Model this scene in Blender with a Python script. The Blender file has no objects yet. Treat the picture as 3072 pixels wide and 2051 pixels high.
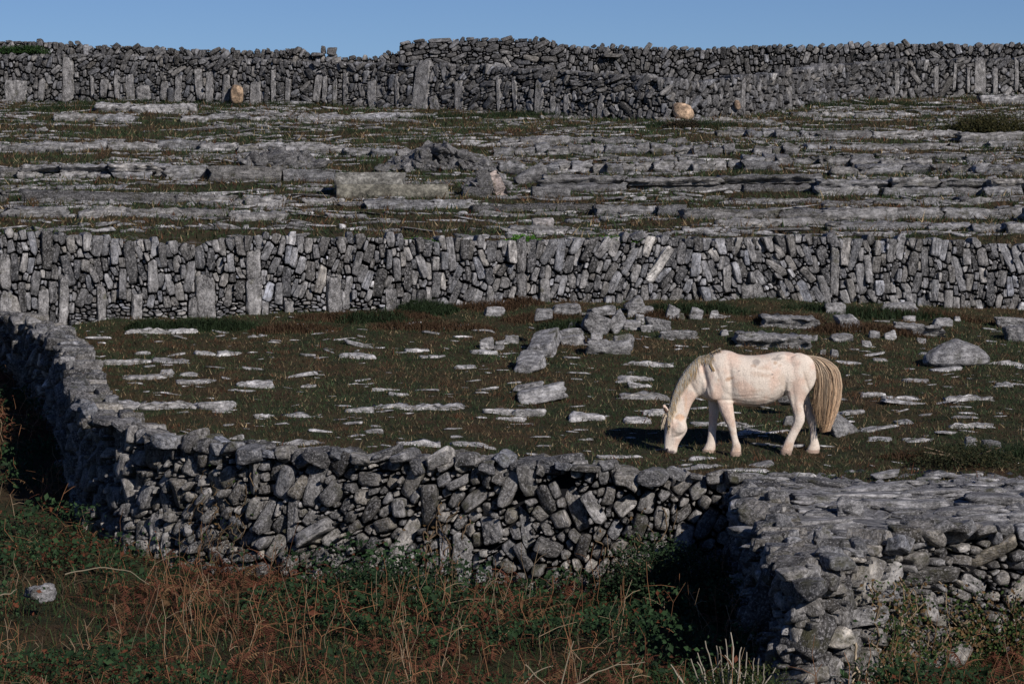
import bpy, math, random
import numpy as np
from mathutils import Vector
R = math.radians
SC = bpy.context.scene
# ------------------------------------------------------------------ camera, light, exposure
FPX = 8532.0; CX = 1536.0; CY = 750.0          # long lens, in pixels of the 3072 px wide photograph
cam = bpy.data.objects.new('camera', bpy.data.cameras.new('camera'))
SC.collection.objects.link(cam); SC.camera = cam
cam.location = (0, 0, 0); cam.rotation_euler = (R(90), 0, 0)
cam.data.lens = 99.98; cam.data.sensor_width = 36.0
cam.data.shift_y = -(1025.5 - CY) / 3072.0
cam.data.clip_start = 0.5; cam.data.clip_end = 5000
SUN_AZ, SUN_EL = 33.0, 27.0                    # degrees right of straight behind the camera, above the horizon
w = bpy.data.worlds.new('World'); SC.world = w; w.use_nodes = True
wn = w.node_tree; bg = wn.nodes['Background']
sky = wn.nodes.new('ShaderNodeTexSky'); sky.sky_type = 'NISHITA'; sky.sun_disc = False
sky.sun_elevation = R(SUN_EL); sky.sun_rotation = R(180 - SUN_AZ)
sky.air_density = 1.0; sky.dust_density = 0.0; sky.ozone_density = 6.0; sky.altitude = 2000
hs = wn.nodes.new('ShaderNodeHueSaturation'); hs.inputs['Saturation'].default_value = 1.04; hs.inputs['Hue'].default_value = 0.512
wn.links.new(sky.outputs[0], hs.inputs['Color']); wn.links.new(hs.outputs[0], bg.inputs[0]); bg.inputs[1].default_value = 0.066
sl = bpy.data.lights.new('sun', 'SUN'); sl.energy = 4.5; sl.angle = R(0.5); sl.color = (1.0, 0.935, 0.885)
so = bpy.data.objects.new('sun', sl); SC.collection.objects.link(so)
sd = Vector((math.sin(R(SUN_AZ)) * math.cos(R(SUN_EL)), -math.cos(R(SUN_AZ)) * math.cos(R(SUN_EL)), math.sin(R(SUN_EL))))
so.rotation_euler = sd.to_track_quat('Z', 'Y').to_euler(); so.location = sd * 30
SC.view_settings.view_transform = 'Standard'; SC.view_settings.look = 'None'
SC.view_settings.gamma = 1; SC.view_settings.exposure = 0.0
SC.cycles.max_bounces = 4; SC.cycles.diffuse_bounces = 2; SC.cycles.use_adaptive_sampling = True

RNG = np.random.default_rng(7)
rnd = random.Random(11)
COL = SC.collection

# ------------------------------------------------------------------ helpers
def noise(p, f=1.0, seed=0, octaves=3):
    """smooth pseudo noise in about -1..1 for points (n,3)"""
    p = np.asarray(p, float); out = np.zeros(len(p)); a = 1.0; tot = 0
    g = np.random.default_rng(1000 + seed)
    for o in range(octaves):
        v = np.zeros(len(p))
        for k in range(4):
            d = g.normal(size=3); d /= np.linalg.norm(d)
            v += np.sin((p @ d) * f * 2.6 * (0.7 + 0.6 * g.random()) + g.random() * 6.28 + 1.3 * np.sin((p @ np.roll(d, 1)) * f * 1.7))
        out += a * v / 2.6; tot += a; a *= 0.5; f *= 2.1
    return out / tot
def smooth(a, b, x):
    t = np.clip((x - a) / (b - a), 0, 1); return t * t * (3 - 2 * t)

class MB:
    """collects vertices, polygons and two per-vertex attributes; builds ONE mesh object"""
    def __init__(s): s.v = []; s.lt = []; s.li = []; s.n = 0; s.col = []; s.rc = []
    def add(s, v, faces, col=(0.5, 0.5, 0.5), rc=None):
        v = np.asarray(v, np.float32); k = len(v); s.v.append(v)
        if isinstance(faces, np.ndarray):
            s.li.append(faces.ravel() + s.n); s.lt.append(np.full(len(faces), faces.shape[1]))
        else:
            s.li.append(np.array([i for f in faces for i in f]) + s.n); s.lt.append(np.array([len(f) for f in faces]))
        c = np.asarray(col, np.float32); s.col.append(np.broadcast_to(c, (k, 3)))
        s.rc.append(np.asarray(rc if rc is not None else v, np.float32)); s.n += k
    def mesh(s, name, mat, smooth_shade=False):
        me = bpy.data.meshes.new(name)
        v = np.concatenate(s.v); li = np.concatenate(s.li).astype(np.int32); lt = np.concatenate(s.lt).astype(np.int32)
        me.vertices.add(len(v)); me.vertices.foreach_set('co', v.ravel())
        me.loops.add(len(li)); me.loops.foreach_set('vertex_index', li)
        me.polygons.add(len(lt)); me.polygons.foreach_set('loop_start', (np.cumsum(lt) - lt).astype(np.int32))
        me.polygons.foreach_set('loop_total', lt)
        if smooth_shade: me.polygons.foreach_set('use_smooth', np.ones(len(lt), bool))
        me.update(calc_edges=True)
        c = np.concatenate(s.col); c4 = np.ones((len(c), 4), np.float32); c4[:, :3] = c
        a = me.attributes.new('tint', 'FLOAT_COLOR', 'POINT'); a.data.foreach_set('color', c4.ravel())
        a = me.attributes.new('rc', 'FLOAT_VECTOR', 'POINT'); a.data.foreach_set('vector', np.concatenate(s.rc).ravel())
        me.materials.append(mat); return me
    def obj(s, name, mat, parent=None, smooth_shade=False, loc=None):
        if loc is not None: s.v = [x - np.asarray(loc, np.float32) for x in s.v]
        o = bpy.data.objects.new(name, s.mesh(name, mat, smooth_shade)); COL.objects.link(o)
        if parent is not None: o.parent = parent
        if loc is not None: o.location = loc
        return o
def tag(o, label=None, cat=None, group=None, kind=None):
    if label: o['label'] = label
    if cat: o['category'] = cat
    if group: o['group'] = group
    if kind: o['kind'] = kind
    return o
def empty(name, loc=(0, 0, 0)):
    o = bpy.data.objects.new(name, None); COL.objects.link(o); o.location = loc; return o
def adopt(o, parent):
    o.parent = parent; o.matrix_parent_inverse = parent.matrix_world.inverted() if False else __import__('mathutils').Matrix.Translation(-parent.location)

# ------------------------------------------------------------------ materials
def new_mat(name):
    m = bpy.data.materials.new(name); m.use_nodes = True; nt = m.node_tree
    for n in list(nt.nodes):
        if n.type not in ('BSDF_PRINCIPLED', 'OUTPUT_MATERIAL'): nt.nodes.remove(n)
    b = nt.nodes['Principled BSDF']; b.inputs['Specular IOR Level'].default_value = 0.25
    return m, nt, b
def nd(nt, t, **kw):
    n = nt.nodes.new(t)
    for k, v in kw.items():
        if k in n.inputs: n.inputs[k].default_value = v
        else: setattr(n, k, v)
    return n
def attr(nt, name): return nd(nt, 'ShaderNodeAttribute', attribute_name=name)
def ntex(nt, vec, scale, detail=4, rough=0.6, dist=0.0):
    n = nd(nt, 'ShaderNodeTexNoise', Scale=scale, Detail=detail, Roughness=rough, Distortion=dist)
    nt.links.new(vec, n.inputs['Vector']); return n.outputs['Fac']
def ramp(nt, fac, stops):
    r = nt.nodes.new('ShaderNodeValToRGB'); nt.links.new(fac, r.inputs[0]); e = r.color_ramp.elements
    while len(e) < len(stops): e.new(0.5)
    for i, (p, c) in enumerate(stops):
        e[i].position = p; e[i].color = (*(c if isinstance(c, tuple) else (c, c, c)), 1)
    return r.outputs[0]
def mixc(nt, fac, a, b, mode='MIX'):
    m = nd(nt, 'ShaderNodeMix', data_type='RGBA', blend_type=mode)
    for sck, v in ((m.inputs[0], fac), (m.inputs[6], a), (m.inputs[7], b)):
        if isinstance(v, (int, float)): sck.default_value = v
        elif isinstance(v, tuple): sck.default_value = (*v, 1)
        else: nt.links.new(v, sck)
    return m.outputs[2]
def vscale(nt, vec, s):
    m = nd(nt, 'ShaderNodeVectorMath', operation='MULTIPLY'); nt.links.new(vec, m.inputs[0]); m.inputs[1].default_value = s; return m.outputs[0]

def rock_material(name, strata=(1.0, 7.0, 7.0), lichen=0.5, bump=0.5, scale=1.0, pale=(0.50, 0.485, 0.48), moss=0.0, orange=0.0):
    """weathered limestone: tint attribute x strata noise, pale lichen blotches, dark pits, cracks"""
    m, nt, b = new_mat(name)
    co = attr(nt, 'rc').outputs['Vector']; tint = attr(nt, 'tint').outputs['Color']
    st = ntex(nt, vscale(nt, co, strata), 2.6 * scale, 6, 0.65, 0.4)
    lay = ramp(nt, st, [(0.32, 0.30), (0.46, 0.85), (0.66, 1.55)])
    col = mixc(nt, 1.0, tint, lay, 'MULTIPLY')
    big = ntex(nt, co, 5.5 * scale, 5, 0.7)
    col = mixc(nt, 1.0, col, ramp(nt, big, [(0.36, 0.40), (0.50, 0.92), (0.64, 1.75)]), 'MULTIPLY')
    fine = ntex(nt, co, 30 * scale, 5, 0.75)
    col = mixc(nt, ramp(nt, fine, [(0.54 - 0.06 * lichen, 0.0), (0.64, 0.85 * lichen + 0.1)]), col, pale)
    pit = ntex(nt, vscale(nt, co, (1.0, 1.6, 1.6)), 17 * scale, 4, 0.7)
    col = mixc(nt, ramp(nt, pit, [(0.33, 0.85), (0.42, 0.0)]), col, (0.035, 0.035, 0.04))
    if moss:
        mo = ntex(nt, co, 2.2 * scale, 5, 0.7)
        col = mixc(nt, ramp(nt, mo, [(0.60 - 0.1 * moss, 0.0), (0.70, 0.8)]), col, (0.05, 0.048, 0.02))
    if orange:
        ol = ntex(nt, co, 3.1 * scale, 4, 0.65)
        col = mixc(nt, ramp(nt, ol, [(0.735, 0.0), (0.77, orange)]), col, (0.42, 0.17, 0.03))
    nt.links.new(col, b.inputs['Base Color']); b.inputs['Roughness'].default_value = 0.85
    h = nd(nt, 'ShaderNodeMath', operation='ADD'); nt.links.new(st, h.inputs[0])
    mm = nd(nt, 'ShaderNodeMath', operation='MULTIPLY'); nt.links.new(fine, mm.inputs[0]); mm.inputs[1].default_value = 0.5
    nt.links.new(mm.outputs[0], h.inputs[1])
    bp = nd(nt, 'ShaderNodeBump', Strength=bump, Distance=0.06 / scale); nt.links.new(h.outputs[0], bp.inputs['Height'])
    nt.links.new(bp.outputs[0], b.inputs['Normal'])
    return m
M_WALL = rock_material('limestone_wall', lichen=0.45, bump=0.7)
M_FAR = rock_material('limestone_far_wall', lichen=0.3, bump=0.6, scale=0.8)
M_FRONT = rock_material('limestone_lichened', strata=(1.5, 6, 6), lichen=0.55, bump=0.9, scale=1.3, moss=0.55, orange=0.7)
M_SLAB = rock_material('limestone_slab', strata=(1.3, 2.0, 6.0), lichen=0.6, bump=1.0, scale=1.5, moss=0.35)
M_LEDGE = rock_material('limestone_ledge_rock', strata=(0.9, 1.2, 5.0), lichen=0.4, bump=1.0, scale=1.3, moss=0.5)
M_UP = rock_material('standing_slab_rock', strata=(1.0, 2.6, 2.6), lichen=0.6, bump=0.8, scale=1.3, moss=0.2)
M_PAVE = rock_material('bare_limestone_pavement', strata=(0.8, 2.5, 5.0), lichen=0.55, bump=1.0, scale=1.5, moss=0.35)
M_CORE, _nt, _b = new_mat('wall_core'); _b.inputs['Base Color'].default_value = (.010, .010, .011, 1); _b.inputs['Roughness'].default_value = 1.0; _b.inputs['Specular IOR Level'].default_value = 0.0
M_ORANGE = rock_material('granite_erratic', strata=(2, 2, 2), lichen=0.3, bump=0.3, pale=(0.62, 0.42, 0.30))
M_CONC = rock_material('rough_concrete', strata=(1.0, 1.0, 1.6), lichen=0.35, bump=0.5, scale=1.6, pale=(0.30, 0.28, 0.21))

def ground_material():
    m, nt, b = new_mat('turf_ground')
    co = nd(nt, 'ShaderNodeTexCoord').outputs['Object']
    n1 = ntex(nt, co, 1.3, 8, 0.7); n2 = ntex(nt, co, 9.0, 6, 0.7)
    c = mixc(nt, ramp(nt, n1, [(0.40, 0.0), (0.60, 1.0)]), (0.020, 0.028, 0.014), (0.050, 0.033, 0.019))
    c = mixc(nt, ramp(nt, n2, [(0.45, 0.0), (0.72, 0.6)]), c, (0.075, 0.060, 0.030))
    rk = attr(nt, 'tint').outputs['Fac']
    n3 = ntex(nt, vscale(nt, co, (0.35, 1.0, 1.0)), 2.2, 8, 0.72)
    ad = nd(nt, 'ShaderNodeMath', operation='ADD'); nt.links.new(n3, ad.inputs[0]); nt.links.new(rk, ad.inputs[1])
    rock = mixc(nt, ramp(nt, n2, [(0.35, 0.0), (0.65, 1.0)]), (0.07, 0.07, 0.075), (0.24, 0.235, 0.23))
    c = mixc(nt, ramp(nt, ad.outputs[0], [(0.93, 0.0), (1.0, 1.0)]), c, rock)
    nt.links.new(c, b.inputs['Base Color']); b.inputs['Roughness'].default_value = 0.95
    b.inputs['Specular IOR Level'].default_value = 0.1
    bp = nd(nt, 'ShaderNodeBump', Strength=0.8, Distance=0.05); nt.links.new(n2, bp.inputs['Height']); nt.links.new(bp.outputs[0], b.inputs['Normal'])
    return m
def plant_material(name, rough=0.7, trans=0.25):
    m, nt, b = new_mat(name)
    t = attr(nt, 'tint').outputs['Color']
    nt.links.new(t, b.inputs['Base Color']); b.inputs['Roughness'].default_value = rough; b.inputs['Specular IOR Level'].default_value = 0.15
    if trans:
        tr = nd(nt, 'ShaderNodeBsdfTranslucent'); nt.links.new(t, tr.inputs[0])
        mx = nd(nt, 'ShaderNodeMixShader'); mx.inputs[0].default_value = trans
        nt.links.new(b.outputs[0], mx.inputs[1]); nt.links.new(tr.outputs[0], mx.inputs[2])
        nt.links.new(mx.outputs[0], nt.nodes['Material Output'].inputs[0])
    return m
M_GROUND = ground_material(); M_PLANT = plant_material('leaves_and_blades'); M_STEM = plant_material('dry_stems', 0.8, 0.0)

# ------------------------------------------------------------------ terrain
UPY = np.array([-1000, 0, 10, 20, 27, 30, 33, 36, 39, 42, 46, 49.5, 51, 53, 56, 60, 65, 70, 75, 80, 85, 88, 93, 98, 105, 120, 200, 4000.])
UPZ = np.array([-1.75, -1.75, -2.2, -2.9, -3.02, -2.93, -2.80, -2.62, -2.28, -1.95, -1.53, -1.05, -.8, -.3, .35, .85, 1.5, 2.15, 2.8, 3.45, 4.1, 4.5, 5.1, 5.7, 6.1, 6.3, 6., 5.])
LOY = np.array([-1000, 0, 8, 16, 22, 28, 32, 34, 38, 44, 48, 60.])
LOZ = np.array([-1.75, -1.75, -2.6, -4.1, -4.25, -4.15, -3.98, -3.80, -3.2, -2.45, -1.4, 0.])
# plan line of the front field wall (foot of its outer face) with its top heights
def XY(fx, y): return ((fx - CX) / FPX * y, y)
FRONT = [(-120, 47.6, 935), (15, 46.0, 946), (105, 44.0, 985), (165, 42.0, 1035), (190, 40.0, 1095), (208, 38.0, 1160), (245, 36.0, 1232),
         (375, 34.7, 1288), (600, 33.9, 1325), (760, 33.5, 1350), (1000, 33.1, 1365), (1180, 32.9, 1368), (1400, 32.7, 1372),
         (1600, 32.5, 1378), (1800, 32.4, 1400), (1960, 32.4, 1418), (2130, 32.4, 1432), (2215, 32.4, 1436)]
RIGHT = [(2190, 32.6, 1448), (2204, 31.6, 1462), (2240, 30.2, 1520), (2268, 29.0, 1585), (2298, 27.6, 1660), (2322, 26.6, 1712), (2385, 26.1, 1722), (2460, 26.2, 1700),
         (2560, 26.7, 1655), (2650, 27.3, 1622), (2760, 27.9, 1580), (2860, 28.2, 1562), (2960, 28.3, 1585), (3072, 28.3, 1600), (3300, 28.4, 1600), (3800, 28.6, 1600)]
poly_low = [(-400., 47.6)] + [XY(a, b) for a, b, c in FRONT[:-1]] + [XY(a, b) for a, b, c in RIGHT] + [(400., 28.6), (400., -400.), (-400., -400.)]
PL = np.array(poly_low)
def inside_poly(x, y, P=PL):
    c = np.zeros(x.shape, bool); n = len(P)
    for i in range(n):
        x0, y0 = P[i]; x1, y1 = P[(i + 1) % n]
        if y0 == y1: continue
        t = ((y0 > y) != (y1 > y)) & (x < (x1 - x0) * (y - y0) / (y1 - y0) + x0); c ^= t
    return c
def edge_dist(x, y, P=PL[:-2]):
    d = np.full(x.shape, 1e9)
    for i in range(len(P) - 1):
        a = P[i]; b = P[i + 1]; ab = b - a; L = ab @ ab + 1e-12
        t = np.clip(((x - a[0]) * ab[0] + (y - a[1]) * ab[1]) / L, 0, 1)
        d = np.minimum(d, np.hypot(x - a[0] - t * ab[0], y - a[1] - t * ab[1]))
    return d
def H(x, y, detail=True):
    x = np.atleast_1d(np.asarray(x, float)); y = np.atleast_1d(np.asarray(y, float))
    up = np.interp(y, UPY, UPZ) + np.interp(x, [-9, 0, 3, 9], [0, .13, .1, -.27]) * np.exp(-((y - 49.5) / 5) ** 2)
    lo = np.interp(y, LOY, LOZ)
    ins = inside_poly(x, y); d = edge_dist(x, y)
    w_ = np.where(ins, 0.0, smooth(0.12, 0.40, d))
    p = np.stack([x, y, x * 0], 1)
    if detail:
        up = up + noise(p, 0.9, 3) * 0.05 + noise(p, 3.2, 6, 2) * 0.012 + noise(p, 0.22, 5, 2) * 0.05 * np.clip((y - 38) / 10, 0, 2) * np.clip((120 - y) / 30, 0, 1)
        lo = lo + noise(p, 0.8, 4) * 0.06
    return lo * (1 - w_) + up * w_
def H1(x, y): return float(H(x, y)[0])
def hit(fx, fy, y0=18.0, y1=118.0, upper=False):
    """point of the terrain seen at picture position (fx, fy)"""
    ys = np.arange(y0, y1, 0.04); xs = (fx - CX) / FPX * ys
    g = H(xs, ys) - (CY - fy) / FPX * ys
    ok = np.nonzero((g[1:] >= 0) & (g[:-1] < 0))[0]
    i = ok[0] if len(ok) else (int(np.argmin(np.abs(g))))
    return np.array([xs[i], ys[i], H(xs[i], ys[i])[0]])

def build_ground():
    us = np.concatenate([[-60, -20, -6, -2.5, -1.2], np.linspace(-0.45, 0.45, 400), [1.2, 2.5, 6, 20, 60]])
    ys = np.concatenate([np.linspace(21, 53, 210), np.linspace(53.3, 105, 170), [108, 112, 118, 126, 140, 170, 230, 350, 600, 1200, 3500]])
    U, Y = np.meshgrid(us, ys); X = (U * Y).ravel(); Y = Y.ravel(); Z = H(X, Y)
    nx, ny = len(us), len(ys)
    i = (np.arange(ny - 1)[:, None] * nx + np.arange(nx - 1)[None, :]).ravel()
    F = np.stack([i, i + 1, i + nx + 1, i + nx], 1)
    # bedrock showing through: pavement on the right, broken ground among the terraces
    r = np.where(Y > 52, 0.26 + 0.08 * noise(np.stack([X * .3, Y, 0 * X], 1), 0.3, 9), 0.12)
    r = np.where((X > 2.6) & (Y > 26.5) & (Y < 33.6) & ~inside_poly(X, Y), 0.62, r)
    r = np.where(inside_poly(X, Y), 0.0, r)
    mb = MB(); mb.add(np.stack([X, Y, Z], 1), F, np.stack([r, r, r], 1))
    # near part: from behind the camera to the start of the fan
    xs = np.concatenate([[-1300, -200, -60], np.linspace(-30, 30, 41), [60, 200, 1300]]); yy = np.array([-1500, -200, -40, -10, 0, 4, 8, 12, 16, 18, 20, 21.])
    A, B = np.meshgrid(xs, yy); A = A.ravel(); B = B.ravel(); Z2 = H(A, B)
    i = (np.arange(len(yy) - 1)[:, None] * len(xs) + np.arange(len(xs) - 1)[None, :]).ravel()
    mb.add(np.stack([A, B, Z2], 1), np.stack([i, i + 1, i + len(xs) + 1, i + len(xs)], 1), (0, 0, 0))
    o = mb.obj('ground', M_GROUND, smooth_shade=True); tag(o, kind='structure')
build_ground()

# ------------------------------------------------------------------ rocks
def ico(n):
    t = (1 + 5 ** .5) / 2
    V = [(-1, t, 0), (1, t, 0), (-1, -t, 0), (1, -t, 0), (0, -1, t), (0, 1, t), (0, -1, -t), (0, 1, -t), (t, 0, -1), (t, 0, 1), (-t, 0, -1), (-t, 0, 1)]
    F = [(0, 11, 5), (0, 5, 1), (0, 1, 7), (0, 7, 10), (0, 10, 11), (1, 5, 9), (5, 11, 4), (11, 10, 2), (10, 7, 6), (7, 1, 8), (3, 9, 4), (3, 4, 2), (3, 2, 6), (3, 6, 8), (3, 8, 9), (4, 9, 5), (2, 4, 11), (6, 2, 10), (8, 6, 7), (9, 8, 1)]
    V = [np.array(v) / np.linalg.norm(v) for v in V]
    for _ in range(n):
        c = {}; G = []
        def mid(a, b):
            k = (min(a, b), max(a, b))
            if k not in c:
                m = V[a] + V[b]; V.append(m / np.linalg.norm(m)); c[k] = len(V) - 1
            return c[k]
        for a, b, d in F:
            ab, bd, da = mid(a, b), mid(b, d), mid(d, a); G += [(a, ab, da), (b, bd, ab), (d, da, bd), (ab, bd, da)]
        F = G
    return np.array(V), np.array(F)
ICO = {n: ico(n) for n in (1, 2, 3, 4)}
def rock_verts(dims, seed, lvl=3, cuts=5, boxy=0.12, rough=0.04, flat_base=False):
    """angular rock: a box whose planes are tilted, cut by a few more planes, then roughened; dims = full sizes"""
    g = np.random.default_rng(seed); D, F = ICO[lvl]
    N = []; Hh = []
    for a in range(3):
        for s_ in (-1, 1):
            n = np.zeros(3); n[a] = s_; n += g.normal(size=3) * boxy; N.append(n / np.linalg.norm(n)); Hh.append(1.0)
    for _ in range(cuts):
        n = g.normal(size=3); n /= np.linalg.norm(n); N.append(n); Hh.append(g.uniform(0.85, 1.25) * (abs(n).sum() ** 0.35))
    N = np.array(N); Hh = np.array(Hh)
    dn = D @ N.T; q = np.where(dn > 1e-3, Hh / np.maximum(dn, 1e-3), 1e3)
    k = 14.0; r = (q ** -k).sum(1) ** (-1 / k)
    P = D * r[:, None]
    P = P + D * (noise(P + g.random(3) * 9, 1.6, int(seed) % 97, 3) * rough * 2.2)[:, None]
    P = P * (np.asarray(dims) * 0.5)
    P = P + D * (noise(P + g.random(3) * 5, 9.0 / (max(dims) + .15), int(seed) % 61, 3) * min(dims) * rough * 1.4)[:, None]
    return P, F
def rotm(rx=0, ry=0, rz=0):
    cx, sx, cy, sy, cz, sz = math.cos(rx), math.sin(rx), math.cos(ry), math.sin(ry), math.cos(rz), math.sin(rz)
    X = np.array([[1, 0, 0], [0, cx, -sx], [0, sx, cx]]); Y = np.array([[cy, 0, sy], [0, 1, 0], [-sy, 0, cy]]); Z = np.array([[cz, -sz, 0], [sz, cz, 0], [0, 0, 1]])
    return Z @ Y @ X
def grey(t, w=0.0):
    """limestone tint; t = brightness, w = warmth"""
    w = w + 0.12; t = t * 0.76; return np.array([t * (1 + 0.10 * w), t * (0.99 + 0.03 * w), t * (1.0 - 0.10 * w)])
def add_rock(mb, pos, dims, rot=(0, 0, 0), seed=0, tone=0.22, warm=0.0, lvl=3, **kw):
    P, F = rock_verts(dims, seed, lvl, **kw)
    Rm = rotm(*rot); g = np.random.default_rng(seed + 5)
    mb.add(P @ Rm.T + np.asarray(pos), F, grey(tone, warm), P + g.random(3) * 20)

_BT = {}
def block_topo(nx, ny, nz):
    k = (nx, ny, nz)
    if k in _BT: return _BT[k]
    idx = {}; V = []
    def vid(i, j, l):
        if (i, j, l) not in idx: idx[(i, j, l)] = len(V); V.append((i / nx, j / ny, l / nz))
        return idx[(i, j, l)]
    F = []
    for i in range(nx):
        for j in range(ny):
            F.append((vid(i, j, 0), vid(i, j + 1, 0), vid(i + 1, j + 1, 0), vid(i + 1, j, 0)))
            F.append((vid(i, j, nz), vid(i + 1, j, nz), vid(i + 1, j + 1, nz), vid(i, j + 1, nz)))
    for i in range(nx):
        for l in range(nz):
            F.append((vid(i, 0, l), vid(i + 1, 0, l), vid(i + 1, 0, l + 1), vid(i, 0, l + 1)))
            F.append((vid(i, ny, l), vid(i, ny, l + 1), vid(i + 1, ny, l + 1), vid(i + 1, ny, l)))
    for j in range(ny):
        for l in range(nz):
            F.append((vid(0, j, l), vid(0, j, l + 1), vid(0, j + 1, l + 1), vid(0, j + 1, l)))
            F.append((vid(nx, j, l), vid(nx, j + 1, l), vid(nx, j + 1, l + 1), vid(nx, j, l + 1)))
    _BT[k] = (np.array(V), np.array(F)); return _BT[k]
def block_verts(dims, seed, rough=0.03, layers=0, taper=0.0, cell=None):
    """bedded block: box grid with broken edges, front (-y) face stepped in layers, ragged ends"""
    g = np.random.default_rng(seed); L, W, Hh = dims
    c = cell or max(0.05, L / 22)
    nx = int(np.clip(round(L / c), 3, 40)); ny = int(np.clip(round(W / c / 1.3), 2, 7)); nz = int(np.clip(layers * 2 + 2, 3, 9))
    V, F = block_topo(nx, ny, nz); P = (V - 0.5) * 2
    # rounded edges
    m = np.sort(abs(P), 1); e = np.clip((m[:, 1] - 0.0), 0, 1) ** 6
    Q = P * (np.array([L, W, Hh]) * 0.5)
    off = g.random(3) * 30
    n1 = noise(Q * [1, 1, 1] + off, 3.0 / max(Hh * 4, .3), seed % 89, 4)
    n2 = noise(Q * [1, .2, 9] + off, 1.6, seed % 83, 3)
    edge = (abs(P[:, 0]) > .999).astype(float)
    Q[:, 1] += (P[:, 1] < -0.99) * (n2 * 0.5 + 0.2) * min(0.18, 0.35 * W) * (1 if layers else 0.06) + n1 * rough * .6
    Q[:, 2] += n1 * rough * (P[:, 2] > 0.9) - (1 - np.cos(P[:, 0] * 1.2)) * taper * Hh
    Q[:, 0] += edge * n2 * min(0.12 * L, .12) * min(1, rough / .025)
    rim = e * (abs(P[:, 2]) > .99) * (P[:, 1] < -.9)
    Q[:, 1] += rim * Hh * 0.22; Q[:, 2] -= np.sign(P[:, 2]) * rim * Hh * 0.10 * (1 + n1)
    n5 = noise(Q * [1, 1, .4] + off, 9.0, seed % 59, 3); kr = min(1, rough / .03); Q[:, 2] += (P[:, 2] > .3) * n5 * min(.05, .22 * Hh) * kr; Q[:, 1] += (P[:, 1] < -.5) * n5 * .05 * kr
    Q[:, 1] += (P[:, 1] < -.5) * np.clip(.15 - P[:, 2], 0, .5) * min(.22, W * .35) * (1 if layers else .3)
    # outline in plan is not a rectangle
    Q[:, 0] += noise(Q * [0, 2.5, 0] + off, 1.5, seed % 71, 2) * 0.06 * min(L, 1.5) * min(1, rough / .025)
    Q[:, 1] += noise(Q * [1.2, 0, 0] + off, 1.1, seed % 67, 3) * 0.16 * min(W, .6) * min(1, rough / .025)
    return Q, F
def add_block(mb, pos, dims, rot=(0, 0, 0), seed=0, tone=0.22, warm=0.0, **kw):
    P, F = block_verts(dims, seed, **kw); Rm = rotm(*rot); g = np.random.default_rng(seed + 5)
    mb.add(P @ Rm.T + np.asarray(pos), F, grey(tone, warm), P + g.random(3) * 20)

# ------------------------------------------------------------------ dry stone walling
def clip(poly, a, b):
    """keep the part of a polygon with a.p < b"""
    out = []; n = len(poly)
    for i in range(n):
        p = poly[i]; q = poly[(i + 1) % n]
        dp = a[0] * p[0] + a[1] * p[1] - b; dq = a[0] * q[0] + a[1] * q[1] - b
        if dp <= 0: out.append(p)
        if (dp < 0 < dq) or (dq < 0 < dp):
            t = dp / (dp - dq); out.append((p[0] + t * (q[0] - p[0]), p[1] + t * (q[1] - p[1])))
    return out
def hull(P):
    P = sorted(set(map(tuple, P)))
    if len(P) < 3: return P
    def half(pts):
        h = []
        for p in pts:
            while len(h) > 1 and (h[-1][0] - h[-2][0]) * (p[1] - h[-2][1]) - (h[-1][1] - h[-2][1]) * (p[0] - h[-2][0]) <= 0: h.pop()
            h.append(p)
        return h[:-1]
    return half(P) + half(P[::-1])
def simplify(P, n):
    P = [np.array(p, float) for p in P]
    while len(P) > n:
        A = [abs(np.cross(P[i] - P[i - 1], P[(i + 1) % len(P)] - P[i - 1])) for i in range(len(P))]; P.pop(int(np.argmin(A)))
    return [tuple(p) for p in P]
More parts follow.
